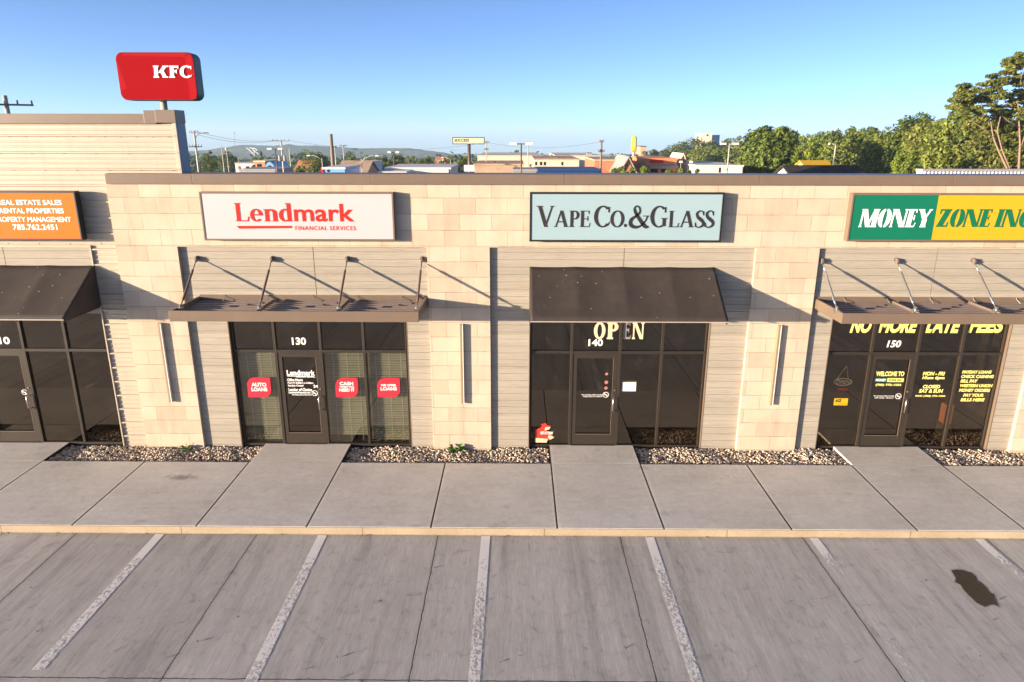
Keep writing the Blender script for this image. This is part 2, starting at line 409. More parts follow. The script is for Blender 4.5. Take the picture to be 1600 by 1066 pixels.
M['lred'] = simple('red_sign_vinyl', (0.56, 0.016, 0.010), 0.65, 0.0, 0.2, var=0.05)
M['signblue'] = simple('pale_blue_sign_face', (0.26, 0.365, 0.405), 0.65, 0.0, 0.2, var=0.04, scale=1.5)
M['brownblack'] = simple('dark_lettering', (0.022, 0.017, 0.015), 0.5)
M['green'] = simple('green_sign_face', (0.003, 0.135, 0.075), 0.65, 0.0, 0.2, var=0.05, scale=1.5)
M['yellow'] = simple('yellow_sign_face', (0.53, 0.315, 0.014), 0.65, 0.0, 0.2, var=0.05, scale=1.5)
M['greenletter'] = simple('green_lettering', (0.004, 0.13, 0.055), 0.65, 0.0, 0.2)
M['orange'] = simple('orange_sign_face', (0.62, 0.135, 0.006), 0.65, 0.0, 0.2, var=0.04, scale=1.5)
M['paleyellow'] = simple('pale_yellow_vinyl', (0.80, 0.72, 0.20), 0.5, var=0.06)
M['cream'] = simple('cream_vinyl', (0.72, 0.60, 0.36), 0.5, var=0.05)
M['grey'] = simple('shaded_cream_vinyl', (0.22, 0.21, 0.20), 0.5)  # cream letter darkened to grey: mullion shade put into the colour
M['rose'] = simple('rose_red_sticker', (0.52, 0.022, 0.042), 0.65, 0.0, 0.2, var=0.05)
M['blind'] = simple('venetian_slat', (0.30, 0.29, 0.245), 0.5, var=0.08)
M['red'] = simple('red_card', (0.62, 0.035, 0.022), 0.5, var=0.12)
M['signred'] = simple('red_sign_face', (0.27, 0.002, 0.006), 0.8, 0.0, 0.05, var=0.05, scale=0.8)
M['teal'] = simple('shaded_sign_cabinet', (0.035, 0.075, 0.085), 0.5)  # blue shade of the pole sign's side put into the colour; also an emblem
M['wood'] = simple('weathered_pole_wood', (0.20, 0.15, 0.105), 0.85, var=0.3, scale=4)
M['palepole'] = simple('pale_pole', (0.42, 0.38, 0.32), 0.6, var=0.15)
M['darkpole'] = simple('brown_pole', (0.10, 0.065, 0.045), 0.5)
M['bark'] = simple('bark', (0.16, 0.105, 0.065), 0.9, var=0.35, scale=8)
M['wet'] = simple('oil_stain', (0.030, 0.022, 0.016), 0.25, 0, 0.5, 0.3, 9)
M['shingle'] = m_brick('dark_shingle', (0.030, 0.027, 0.026), (0.055, 0.048, 0.045), (0.02, 0.018, 0.018), 0.4, 0.14)
M['brick'] = m_brick('red_brick', (0.40, 0.13, 0.065), (0.46, 0.17, 0.085), (0.42, 0.25, 0.16))
M['tanbrick'] = m_brick('tan_brick', (0.46, 0.30, 0.19), (0.52, 0.35, 0.23), (0.5, 0.38, 0.28))
M['creamwall'] = simple('cream_stucco', (0.62, 0.52, 0.39), 0.85, var=0.1, scale=0.6)
M['whitewall'] = simple('white_painted_wall', (0.68, 0.62, 0.56), 0.8, var=0.08, scale=0.6)
M['orangewall'] = simple('orange_stucco', (0.58, 0.22, 0.10), 0.8, var=0.1)
M['bluewall'] = simple('light_blue_panel', (0.16, 0.36, 0.62), 0.5, var=0.1)
M['blueroof'] = simple('dark_blue_roof', (0.012, 0.045, 0.15), 0.5, var=0.2)
M['roofgrey'] = simple('grey_roofing', (0.30, 0.28, 0.27), 0.7, var=0.15)
M['darkglass'] = simple('dark_window_glass', (0.02, 0.022, 0.025), 0.1, var=0.3)
M['whitemetal'] = simple('white_ribbed_metal', (0.66, 0.62, 0.58), 0.45, var=0.08)
M['archyellow'] = simple('bright_yellow_plastic', (0.85, 0.60, 0.01), 0.4)
M['leaf_dark'] = m_leaf('deep_green_leaves', (0.024, 0.05, 0.01), (0.2, 0.255, 0.04))
M['leaf_mid'] = m_leaf('mid_green_leaves', (0.04, 0.072, 0.012), (0.3, 0.34, 0.054))
M['leaf_light'] = m_leaf('bright_green_leaves', (0.08, 0.13, 0.016), (0.32, 0.38, 0.05), 0.3)
M['leaf_olive'] = m_leaf('olive_leaves', (0.045, 0.062, 0.013), (0.29, 0.3, 0.056))
M['leaf_blue'] = m_leaf('blue_green_leaves', (0.024, 0.052, 0.022), (0.15, 0.185, 0.055))

# ------------------------------------------------------------------ lettering
def text_polys(s, shear=0.0, bold=0.0, spacing=1.0):
    cu = bpy.data.curves.new('lettering', 'FONT'); cu.body = s; cu.size = 1.0; cu.shear = shear; cu.offset = bold
    cu.space_character = spacing; cu.resolution_u = 4; cu.fill_mode = 'FRONT'
    o = bpy.data.objects.new('lettering', cu)
    me = o.to_mesh()
    v = [(p.co.x, p.co.y) for p in me.vertices]; f = [tuple(p.vertices) for p in me.polygons]
    o.to_mesh_clear(); bpy.data.objects.remove(o); bpy.data.curves.remove(cu)
    return v, f
def flat_text(mb, s, x0, x1, z0, z1, y, shear=0.0, bold=0.0, spacing=1.0):
    """text stretched into the box x0..x1, z0..z1 on the plane Y = y"""
    v, f = text_polys(s, shear, bold, spacing)
    a = np.array(v); lo = a.min(0); hi = a.max(0)
    q = (a-lo)/(hi-lo)
    mb.add([(x0+(x1-x0)*p[0], y, z0+(z1-z0)*p[1]) for p in q], f)
    return mb
def px_text(mb, s, px0, px1, py0, py1, y, **k):
    a = at(px0, py1, y); b = at(px1, py0, y); c = at(px1, py1, y); d = at(px0, py0, y)
    return flat_text(mb, s, (a[0]+d[0])/2, (b[0]+c[0])/2, (a[2]+c[2])/2, (b[2]+d[2])/2, y, **k)

class Glyph:
    """serif capitals drawn as strokes; cap height 1"""
    def __init__(g, T=0.2, t=0.07, s=0.045, o=0.07): g.T, g.t, g.s, g.o = T, t, s, o; g.L = []
    def bar(g, x0, y0, x1, y1): g.L.append([[(x0, y0), (x1, y0), (x1, y1), (x0, y1)]])
    def para(g, x0, y0, x1, y1, w): g.L.append([[(x0, y0), (x0+w, y0), (x1+w, y1), (x1, y1)]])
    def arc(g, cx, cy, rx, ry, wx, wy, a0, a1, n=26):
        q = []
        for i in range(n):
            p = []
            for k in (i, i+1):
                a = R(a0+(a1-a0)*k/n); p.append((math.cos(a), math.sin(a)))
            (c0, s0), (c1, s1) = p
            q.append([(cx+rx*c0, cy+ry*s0), (cx+rx*c1, cy+ry*s1), (cx+(rx-wx)*c1, cy+(ry-wy)*s1), (cx+(rx-wx)*c0, cy+(ry-wy)*s0)])
        g.L.append(q)
    def stroke(g, pts, n=6):
        """pts: (x, y, width); Catmull-Rom ribbon"""
        P = [np.array(p, float) for p in pts]; P = [2*P[0]-P[1]] + P + [2*P[-1]-P[-2]]
        c = []
        for i in range(1, len(P)-2):
            for k in range(n):
                t = k/n; a, b, cc, d = P[i-1:i+3]
                c.append(0.5*((2*b)+(-a+cc)*t+(2*a-5*b+4*cc-d)*t*t+(-a+3*b-3*cc+d)*t**3))
        c.append(P[-2]); c = np.array(c); d = np.gradient(c[:, :2], axis=0); d /= np.linalg.norm(d, axis=1)[:, None]+1e-9
        nn = np.stack([-d[:, 1], d[:, 0]], 1)*c[:, 2:3]/2
        l = c[:, :2]+nn; r = c[:, :2]-nn
        g.L.append([[tuple(l[i]), tuple(l[i+1]), tuple(r[i+1]), tuple(r[i])] for i in range(len(c)-1)])
    def ser(g, x0, x1, y): g.bar(x0-g.o, y, x1+g.o, y+g.s)
    def stem(g, x, w, top=True, bot=True, h=1.0, y0=0.0):
        g.bar(x, y0, x+w, h)
        if bot: g.ser(x, x+w, y0)
        if top: g.ser(x, x+w, h-g.s)
    def draw(g, ch):
        T, t, s, o = g.T, g.t, g.s, g.o; g.L = []
        if ch == 'I': g.stem(o, T); w = T+2*o
        elif ch == 'L':
            g.stem(o, T); g.bar(o+T, 0, o+.55, s*1.3); g.para(o+.50, 0, o+.56, .26, .05); w = o+.64
        elif ch == 'E':
            g.stem(o, T, True, True); e = o+.55
            g.bar(o+T, 0, e, s*1.3); g.bar(o+T, 1-s*1.3, e-.03, 1); g.bar(o+T, .48, e-.10, .48+s*1.3)
            g.para(e-.05, 0, e+.02, .24, .05); g.bar(e-.07, .80, e-.02, 1); g.bar(e-.14, .38, e-.09, .66); w = e+.08
        elif ch == 'F':
            g.stem(o, T); e = o+.56
            g.bar(o+T, 1-s*1.5, e, 1); g.bar(o+T, .46, e-.12, .46+s*1.5); g.bar(e-.07, .76, e, 1); g.bar(e-.18, .36, e-.11, .68); w = e+.06
        elif ch == 'P':
            g.stem(o, T); g.arc(o+T+.08, .73, .30, .27, T*.9, t, -90, 90); g.bar(o+T, .46, o+T+.08, .46+t); g.bar(o+T, 1-t, o+T+.08, 1); w = o+T+.42
        elif ch == 'O': g.arc(.44, .5, .44, .52, T, t, 0, 360, 40); w = .88
        elif ch == 'o2':
            g.arc(.40, .5, .40, .52, T, .09, 97, 263); g.arc(.46, .5, .40, .52, T, .09, -83, 83); w = .86
        elif ch == 'C':
            g.arc(.44, .5, .44, .52, T, t, 48, 316, 34); g.bar(.70, .70, .77, .96); g.para(.68, .07, .76, .26, .045); w = .82
        elif ch == 'G':
            g.arc(.44, .5, .44, .52, T, t, 48, 300, 34); g.bar(.70, .70, .77, .96); g.bar(.62, .05, .62+T*.85, .42); g.ser(.62, .62+T*.85, .40); w = .92
        elif ch == 'V': g.para(.36, 0, .04, 1, T); g.para(.38, 0, .72, 1, t*1.1); g.ser(.04, .04+T, 1-s); g.ser(.72, .72+t, 1-s); w = .86
        elif ch == 'A':
            g.para(.06, 0, .40, 1, t*1.1); g.para(.66, 0, .36, 1, T); g.bar(.22, .28, .68, .28+t); g.ser(.06, .06+t, 0); g.ser(.66, .66+T, 0); w = .74+T+.04
        elif ch == 'K':
            g.stem(o, T); g.para(o+T, .40, o+.62, 1, t*2.0); g.para(o+.60, 0, o+T+.10, .60, T*1.05); g.ser(o+.62, o+.62+t*2, 1-s); g.ser(o+.60, o+.60+T, 0); w = o+.66+T+o
        elif ch == 'N':
            g.stem(o, t, True, True); g.para(.62+o, 0, o, 1, T*1.1); g.bar(.62+o+T-t+.02, 0, .62+o+T+.02, 1); g.ser(.62+o+T-t, .62+o+T+.02, 1-s); w = .62+o+T+.08
        elif ch == 'M':
            g.stem(o, t, True, True); g.para(.42+o, 0, o, 1, T); g.para(.46+o, 0, .80+o, 1, t*1.2); g.stem(.80+o, T, True, True); w = .80+T+2*o
        elif ch == 'Y':
            g.para(.36, .42, .02, 1, T); g.para(.42, .42, .74, 1, t*1.2); g.bar(.36, 0, .36+T, .46); g.ser(.36, .36+T, 0); g.ser(.02, .02+T, 1-s); g.ser(.74, .74+t, 1-s); w = .86
        elif ch == 'Z':
            g.bar(.04, 0, .72, s*1.6); g.bar(.06, 1-s*1.6, .74, 1); g.para(.04, 0, .74-T*1.2, 1, T*1.2); g.bar(.66, 0, .73, .27); g.bar(.05, .73, .12, 1); w = .80
        elif ch == 'S':
            g.stroke([(.53, .78, t), (.47, .95, t), (.30, 1.0, t*1.1), (.12, .86, T*.75), (.17, .64, T*.95), (.36, .48, T*1.15), (.53, .32, T*.95), (.52, .12, T*.75), (.30, 0.0, t*1.1), (.10, .06, t), (.05, .26, t)])
            g.bar(.51, .72, .56, .98); g.bar(.02, .02, .07, .30); w = .62
        elif ch == '&':
            g.stroke([(.90, .52, t), (.80, .30, t), (.60, .08, t*1.2), (.32, 0.0, T*.8), (.08, .12, T), (.10, .36, T*.9), (.34, .54, t*1.4), (.50, .70, t*1.3), (.48, .92, t*1.2), (.34, 1.0, t), (.24, .90, t*1.4), (.28, .72, T*.8), (.52, .36, T*.95), (.80, .04, T), (.98, .02, t)])
            g.bar(.68, .51, .99, .555); w = 1.0
        elif ch == '.': g.arc(.10, .10, .10, .10, .099, .099, 0, 360, 12); w = .22
        elif ch == 'e':
            h = .34
            g.arc(.30, h, .30, h+.015, T*.9, t*1.2, 0, 318, 30); g.bar(.10, h-.02, .59, h+.055); w = .64
        elif ch == 'n':
            g.stem(o, T, False, True, .67); g.bar(o-.06, .62, o+T*.5, .67); g.stem(o+.38, T, False, True, .50); g.arc(o+.19+T*.5, .47, .19+T*.5, .21, T, .09, 0, 140, 14); w = .38+T+2*o+.02
        elif ch == 'd':
            h = .34
            g.arc(.30, h, .30, h+.015, T*.95, t*1.3, 60, 300, 26); g.bar(.40, 0, .40+T, 1); g.ser(.40+T*.6, .40+T, 0); g.bar(.33, .95, .40+T*.5, 1); w = .40+T+.08
        else: w = .35
        return g.L, w
def serif_text(mb, spec, x0, x1, z0, z1, y, style=None, shear=0.0, track=0.02, depth=0.006):
    """spec: list of (char, scale); strokes are thin raised solids on the plane Y = y"""
    g = Glyph(**(style or {})); P = []; x = 0.0
    for ch, sc in spec:
        L, wd = g.draw(ch)
        for prim in L: P.append([[(x+p[0]*sc+shear*p[1]*sc, p[1]*sc) for p in poly] for poly in prim])
        x += (wd+track)*sc
    A = np.array([p for prim in P for poly in prim for p in poly]); lo = A.min(0); hi = A.max(0)
    for i, prim in enumerate(P):
        off = depth + 0.0004*(i % 7)
        for poly in prim:
            q = [(x0+(x1-x0)*(p[0]-lo[0])/(hi[0]-lo[0]), z0+(z1-z0)*(p[1]-lo[1])/(hi[1]-lo[1])) for p in poly]
            a = sum(q[k][0]*q[(k+1) % 4][1]-q[(k+1) % 4][0]*q[k][1] for k in range(len(q)))
            if a < 0: q = q[::-1]
            n = len(q)
            mb.add([(p[0], y-off, p[1]) for p in q], [tuple(range(n))])
            mb.add([(p[0], y-off, p[1]) for p in q]+[(p[0], y-0.0005, p[1]) for p in q], [(k, n+k, n+(k+1) % n, (k+1) % n) for k in range(n)])
    return mb
def lines(parent, mat, rows, y, **k):
    for r in rows:
        kk = dict(k); kk.update(r[5] if len(r) > 5 else {})
        b = MB(); px_text(b, r[0], *r[1:5], y, **kk); mesh('lettering', b, mat, parent)
def fitpx(px0, px1, py0, py1, y):
    a = at(px0, py1, y); b = at(px1, py0, y); c = at(px1, py1, y); d = at(px0, py0, y)
    return (a[0]+d[0])/2, (b[0]+c[0])/2, (a[2]+c[2])/2, (b[2]+d[2])/2

# =================================================================== SETTING
WALKZ = 0.14; YG = -0.735; YK = -3.13; DS = 0.075; YF = 0.135; YGL = 0.18
# far ground: flat round the shops, falling away to the valley behind
ys = [-400, -120, -40, -20, 0, 14, 30, 50, 70, 100, 150, 250, 400, 600, 800, 1200, 1800, 2500, 4500]
xs = [-5000, -2500, -1200, -500, -200, -60, 60, 200, 500, 1200, 2500, 5000]
b = MB()
b.add([(x, y, gz(y)-0.03) for y in ys for x in xs], [(j*len(xs)+i, j*len(xs)+i+1, (j+1)*len(xs)+i+1, (j+1)*len(xs)+i) for j in range(len(ys)-1) for i in range(len(xs)-1)])
struct('ground', b, M['ground'])
b = MB(); b.quad((-60, -46, 0), (60, -46, 0), (60, YK, 0), (-60, YK, 0)); struct('parking_lot', b, M['lot'])
# pavement with entrance slabs
b = MB()
b.box(-40, 40, YK+0.012, YG, -0.02, WALKZ)
for x0, x1 in ((-11.0, -9.12), (-4.92, -3.09), (1.12, 2.905), (7.14, 8.93), (13.2, 15.0)):
    b.box(x0, x1, YG+0.006, YF+0.01, -0.02, WALKZ)
struct('pavement', b, M['walk'], bevel=0.006)
b = MB(); b.box(-40, 40, YK-.012, YK+0.006, -0.05, WALKZ-.004); struct('kerb', b, M['kerb'], bevel=0.008)
# painted stall lines
for i in range(-2, 9):
    x = -5.561+2.74*i
    b = MB(); b.quad((x-.074, -8.6 if i != 0 else -6.25, .004), (x+.074, -8.6 if i != 0 else -6.25, .004), (x+.074, YK-.03, .004), (x-.074, YK-.03, .004))
    struct('parking_line', b, M['line'])
# gravel beds: a sunk floor and loose pebbles
beds = [(-9.11, -4.93), (-3.08, 1.11), (2.915, 7.13), (8.94, 13.19)]
b = MB()
for x0, x1 in beds: b.quad((x0, YG, .045), (x1, YG, .045), (x1, .3, .045), (x0, .3, .045))
struct('gravel_bed', b, simple('bed_soil', (0.10, 0.085, 0.07), 0.9), kind='structure')
def pebbles():
    ico = []
    t = (1+5**.5)/2
    iv = np.array([(-1, t, 0), (1, t, 0), (-1, -t, 0), (1, -t, 0), (0, -1, t), (0, 1, t), (0, -1, -t), (0, 1, -t), (t, 0, -1), (t, 0, 1), (-t, 0, -1), (-t, 0, 1)])/math.sqrt(1+t*t)
    fi = np.array([(0, 11, 5), (0, 5, 1), (0, 1, 7), (0, 7, 10), (0, 10, 11), (1, 5, 9), (5, 11, 4), (11, 10, 2), (10, 7, 6), (7, 1, 8), (3, 9, 4), (3, 4, 2), (3, 2, 6), (3, 6, 8), (3, 8, 9), (4, 9, 5), (2, 4, 11), (6, 2, 10), (8, 6, 7), (9, 8, 1)])
    V = []; F = []; A = []; n = 0
    for x0, x1 in beds:
        cnt = int((x1-x0)*0.83*1050)
        for k in range(cnt):
            s = rng.uniform(.012, .029)
            x = rng.uniform(x0+.02, x1-.02); y = rng.uniform(YG+.02, .10)
            if y > -0.02 and (any(p0-.02 < x < p1+.02 for p0, p1 in ((-7.384, -6.176), (-1.324, -.105), (5.04, 6.265), (10.76, 12.0)))): continue
            z = .066+rng.uniform(0, .036)+.012*math.sin(x*5.1+y*3)+.010*math.sin(x*2.3-1)
            sc = np.array([rng.uniform(.8, 1.5), rng.uniform(.7, 1.2), rng.uniform(.45, .85)])*s
            a = rng.uniform(0, 6.28); tl = rng.uniform(-.6, .6)
            q = iv*sc*(1+rng.uniform(-.14, .14, (12, 1)))
            ca, sa = math.cos(a), math.sin(a); ct, st = math.cos(tl), math.sin(tl)
            q = np.stack([q[:, 0]*ct-q[:, 2]*st, q[:, 1], q[:, 0]*st+q[:, 2]*ct], 1)
            q = np.stack([q[:, 0]*ca-q[:, 1]*sa, q[:, 0]*sa+q[:, 1]*ca, q[:, 2]], 1)
            V.append(q+np.array([x, y, z])); F.append(fi+n); n += 12; A += [float(np.clip(rng.beta(2, 2), 0, 1))]*20
    o = raw('gravel', np.concatenate(V), np.concatenate(F), M['pebble'], attr=A)
    o.data.polygons.foreach_set('use_smooth', [True]*len(o.data.polygons))
    tag(o, 'tan and grey river gravel in the beds along the shop fronts', 'gravel', kind='stuff')
pebbles()

# =================================================================== STONE-FRONTED BUILDING
B = thing('shop_building', 'long stone-fronted shop row with three glazed shopfronts and a brown parapet cap', 'building', (1.7, 8, 0))
PX = [(-7.384, -6.176), (-1.324, -0.105), (5.04, 6.265), (10.76, 12.0)]
BAYS = [(-6.176, -1.324), (-0.105, 5.04), (6.265, 10.76)]
OPEN = [(-5.40, -1.80), (0.685, 4.30), (6.73, 10.31)]
ZL = 4.366; ZT = 5.555; OPH = 3.06
b = MB(); b.box(-7.384, 17.0, 0.0, 0.25, ZL, ZT+0.05)
mesh('stone_wall', b, M['stone'], B)
for x0, x1 in PX:
    b = MB(); b.box(x0, x1, 0.0, 0.25, 0.03, ZL-0.001); mesh('pillar', b, M['stone'], B, bevel=0.004)
b = MB(); b.box(12.0, 17, 0.08, .25, .03, ZL-.001); mesh('stone_wall', b, M['stone'], B)
# planks around each opening (grooved boards)
def planks(b, x0, x1, z0, z1, y, seam=None, pitch=0.147):
    k = math.floor(z0/pitch)
    while k*pitch < z1:
        a = max(z0, k*pitch+.003); c = min(z1, (k+1)*pitch-.002); k += 1
        if c-a < .01: continue
        segs = [(x0, x1)] if not seam or not (x0 < seam < x1) else [(x0, seam-.006), (seam+.006, x1)]
        for p, q in segs: b.box(p, q, y, y+.02, a, c)
for (x0, x1), (o0, o1), sm in zip(BAYS, OPEN, (-3.56, 2.51, 8.58)):
    b = MB()
    planks(b, x0+.001, o0, 0.12, ZL-.004, DS); planks(b, o1, x1-.001, 0.12, ZL-.004, DS); planks(b, o0+.0, o1, OPH, ZL-.004, DS, sm)
    mesh('siding', b, M['plank'], B)
    b = MB(); b.box(x0, o0, DS+.0205, .25, .02, ZL); b.box(o1, x1, DS+.0205, .25, .02, ZL); b.box(o0, o1, DS+.0205, .25, OPH, ZL)
    mesh('siding_backing', b, simple('siding_groove', (0.22, 0.18, 0.135), 0.8), B)
    b = MB(); b.box(o0-.012, o0+.004, DS-.004, .25, .10, OPH); b.box(o1-.004, o1+.012, DS-.004, .25, .10, OPH); b.box(o0-.012, o1+.012, DS-.004, .25, OPH-.004, OPH+.012)
    mesh('opening_trim', b, M['bronze'], B)
# parapet cap in lengths with seams
b = MB(); e = [-7.345, -5.70, -2.32, 1.306, 4.952, 8.568, 12.2, 17.0]
for p, q in zip(e[:-1], e[1:]):
    b.xprism([(-.05, ZT), (-.05, ZT+.19), (.28, ZT+.205), (.28, ZT)], p+.003, q-.003)
mesh('parapet_cap', b, M['bronze'], B, bevel=0.004)
b = MB(); b.box(-7.30, 16.9, .05, .2, ZT+.01, ZT+.15); mesh('cap_lining', b, M['black'], B)
b = MB(); b.box(-7.384, 17, .26, 16, 4.6, 4.75); mesh('roof', b, M['roofgrey'], B)
b = MB(); b.box(-7.38, 17, 15.8, 16, -.02, 4.6); b.box(-7.384, -7.2, .26, 15.8, -.02, 4.6); b.box(16.8, 17, .26, 15.8, -.02, 4.6)
mesh('back_wall', b, M['tanbrick'], B)
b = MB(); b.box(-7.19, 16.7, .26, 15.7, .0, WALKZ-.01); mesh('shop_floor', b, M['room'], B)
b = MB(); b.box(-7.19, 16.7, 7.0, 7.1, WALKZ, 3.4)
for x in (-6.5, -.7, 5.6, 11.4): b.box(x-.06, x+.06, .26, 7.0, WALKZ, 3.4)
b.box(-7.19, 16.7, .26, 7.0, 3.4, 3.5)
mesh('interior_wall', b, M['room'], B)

TR0, TR1 = 2.205, 2.26
def lite_window(P, x0, x1, z0, z1, glass, l=.026, r=.026, t=.028, bt=.028):
    b = MB(); b.box(x0, x0+l, YF, YF+.11, z0, z1); b.box(x1-r, x1, YF, YF+.11, z0, z1)
    b.box(x0+l, x1-r, YF+.002, YF+.108, z1-t, z1); b.box(x0+l, x1-r, YF+.002, YF+.108, z0, z0+bt)
    w_ = mesh('window', b, M['frame'], P, bevel=0.003)
    b = MB(); b.box(x0+l-.004, x1-r+.004, YGL, YGL+.006, z0+bt-.004, z1-t+.004); mesh('pane', b, glass, w_)
    return w_
def door(P, x0, x1, glass):
    """x0..x1 is the frame; leaf inside"""
    z0, z1 = WALKZ+.012, TR0-.045
    f = MB(); f.box(x0, x0+.03, YF, YF+.11, WALKZ, TR0); f.box(x1-.03, x1, YF, YF+.11, WALKZ, TR0); f.box(x0+.03, x1-.03, YF+.002, YF+.108, TR0-.04, TR0)
    f.box(x0+.03, x1-.03, YF-.02, YF+.11, WALKZ-.004, WALKZ+.010)
    mesh('door_frame', f, M['frame'], P, bevel=0.003)
    a, c = x0+.034, x1-.034; st = .085; Y0 = YF+.012
    d = MB(); d.box(a, a+st, Y0, Y0+.05, z0, z1); d.box(c-st, c, Y0, Y0+.05, z0, z1)
    d.box(a+st, c-st, Y0+.001, Y0+.049, z1-st, z1); d.box(a+st, c-st, Y0+.001, Y0+.049, z0, z0+.235)
    D_ = mesh('door', d, M['frame'], P, bevel=0.003)
    g = MB(); g.box(a+st-.004, c-st+.004, YGL, YGL+.006, z0+.231, z1-st+.004); mesh('pane', g, glass, D_)
    # bright glazing bead and pull handle
    bd = MB(); q = .010
    bd.box(a+st, c-st, Y0-.004, Y0+.004, z0+.235, z0+.235+q)
    bd.box(c-st-q, c-st, Y0-.004, Y0+.004, z0+.235+q, z1-st); mesh('glazing_bead', bd, M['bronze'], D_)
    hx = c-st*.5; hz = 1.08
    h = MB(); h.tube([(hx, Y0, hz-.14), (hx-.0, Y0-.05, hz-.15), (hx-.03, Y0-.075, hz-.12), (hx-.03, Y0-.075, hz+.12), (hx, Y0-.05, hz+.15), (hx, Y0, hz+.14)], .0115, 8)
    mesh('handle', h, M['steel'], D_, smooth=True)
    k = MB(); k.tube([(hx, Y0+.001, hz+.30), (hx, Y0-.014, hz+.30)], .017, 12); mesh('lock', k, M['steel'], D_)
    return D_
FR = []
MUL = [(-5.372, -4.52, -3.585, -2.70, -1.825), (0.712, 1.545, 2.53, 3.385, 4.275), (6.755, 7.635, 8.575, 9.455, 10.285)]
DOORS = []
for bi, mu in enumerate(MUL):
    gl = M['glass'] if bi == 0 else M['glass_dark']
    tops = []; lows = []
    for i in range(4):
        tops.append(lite_window(B, mu[i]+.0005, mu[i+1]-.0005, TR0+.0005, OPH-.012, M['glass_dark']))
        if i != 1: lows.append(lite_window(B, mu[i]+.0005, mu[i+1]-.0005, .10, TR0-.0005, gl, bt=.05))
    DOORS.append(door(B, mu[1]+.0005, mu[2]-.0005, M['glass_dark'])); FR.append((tops, lows))
YV = YGL-.004       # vinyl plane, on the outer face of the glass
# suite numbers and transom lettering
for bi, (s, box) in enumerate((('130', (456, 478, 527.5, 539)), ('140', (919.5, 942, 530, 541)), ('150', (1386, 1408, 532, 543)))):
    b = MB(); px_text(b, s, *box, YV, bold=0.03, shear=0.15 if bi == 2 else 0); mesh('house_number', b, M['white'], FR[bi][0][1])
sl_ = dict(T=.26, t=.12, s=.10, o=.07)
for ch, (p0, p1), mt, wi in (('O', (928, 946), 'cream', 1), ('P', (948.5, 966), 'cream', 1), ('E', (972, 986.5), 'grey', 2), ('N', (988, 1006.5), 'cream', 2)):  # E is coloured grey for the shade behind the mullion
    x0, x1, z0, z1 = fitpx(p0, p1, 503.5, 530, YV); b = MB(); serif_text(b, [(ch, 1)], x0, x1, z0, z1, YV, sl_, depth=.003); mesh('lettering', b, M[mt], FR[1][0][wi])
for s, p0, p1, wi in (('NO', 1329, 1362, 0), ('MORE', 1373, 1435, 1), ('LATE', 1447, 1502, 2), ('FEES', 1514, 1570, 3)):
    b = MB(); px_text(b, s, p0, p1, 497, 520.5, YV, bold=.05, shear=.25); mesh('lettering', b, M['paleyellow'], FR[2][0][wi])
# door lettering
def nosmoke(mb, px, py, y, r=.045):
    c = at(px, py, y)
    g = Glyph(); g.arc(0, 0, 1, 1, .16, .16, 0, 360, 24); g.L.append([[(-.78, .62), (-.62, .78), (.78, -.62), (.62, -.78)]]); g.bar(-.55, -.12, .5, .08)
    for i, pr in enumerate(g.L):
        for po in pr: mb.add([(c[0]+r*p[0], y-.0006*i, c[2]+r*p[1]) for p in po], [tuple(range(len(po)))])
YD = YV
lines(DOORS[0], M['white'], [('Lendmark', 448, 492, 578.5, 587), ('FINANCIAL SERVICES', 463, 492.5, 588.6, 590), ('Office Hours', 449, 473, 591.5, 596), ('Mon-Fri 8:30am to 5:30pm', 449.5, 489.5, 597, 600.5), ('Sat-Sun Closed', 450, 474, 601, 604), ('Lender of Choice', 451, 487.5, 606.5, 611.5), ('LendmarkFinancial.com', 451, 485, 612, 615), ('No smoking within ten feet of door', 456.5, 487.5, 616, 618.5), ('24', 489.5, 497, 601.5, 606)], YD, bold=.03)
a_, c_, z0_, z1_ = fitpx(449, 490, 587.6, 588.4, YD); b = MB(); b.quad((a_, YD, z0_), (c_, YD, z0_), (c_, YD, z1_), (a_, YD, z1_)); mesh('underline', b, M['white'], DOORS[0])
def smoke_decal(d, px, py): b = MB(); nosmoke(b, px, py, YD, .062); mesh('no_smoking_decal', b, M['white'], d)
smoke_decal(DOORS[0], 491.8, 614.5); smoke_decal(DOORS[1], 946.5, 617); smoke_decal(DOORS[2], 1403.5, 619.3)
lines(DOORS[1], M['white'], [('No smoking within ten feet', 909, 942, 616, 618.6), ('of any door or window', 911, 941, 619, 621)], YD, bold=.02)
for px, py, r in ((948, 584.5, .03), (947.3, 597.5, .038), (946.8, 606.5, .036)):
    c = at(px, py, YV); b = MB(); b.tube([(c[0], YV-.001, c[2]), (c[0], YV-.003, c[2])], r, 14)
    mesh('round_sticker', b, simple('printed_sticker', (0.42, 0.16, 0.12), .5, var=.9, scale=25), DOORS[1])
lines(DOORS[2], M['paleyellow'], [('WELCOME TO', 1369, 1413, 580.5, 588), ('(785) 772-1233', 1368, 1408, 599.8, 604)], YD, bold=.04)
x0, x1, z0, z1 = fitpx(1367, 1412, 591, 597, YD)
b = MB(); b.quad((x0, YD, z0), (x0+.43*(x1-x0), YD, z0), (x0+.43*(x1-x0), YD, z1), (x0, YD, z1)); bd = mesh('decal', b, M['green'], DOORS[2])
b = MB(); b.quad((x0+.435*(x1-x0), YD, z0), (x1, YD, z0), (x1, YD, z1), (x0+.435*(x1-x0), YD, z1)); by = mesh('decal', b, M['paleyellow'], DOORS[2])
lines(DOORS[2], M['white'], [('MONEY', 1368.5, 1384.5, 592, 596), ('No smoking within ten feet', 1365.5, 1397, 618, 620), ('of any door', 1366.5, 1397, 621, 623)], YD-.002, bold=.03)
b = MB(); px_text(b, 'ZONE INC', 1387.5, 1410, 592, 596, YD-.002, bold=.04, shear=.2); mesh('lettering', b, M['greenletter'], DOORS[2])
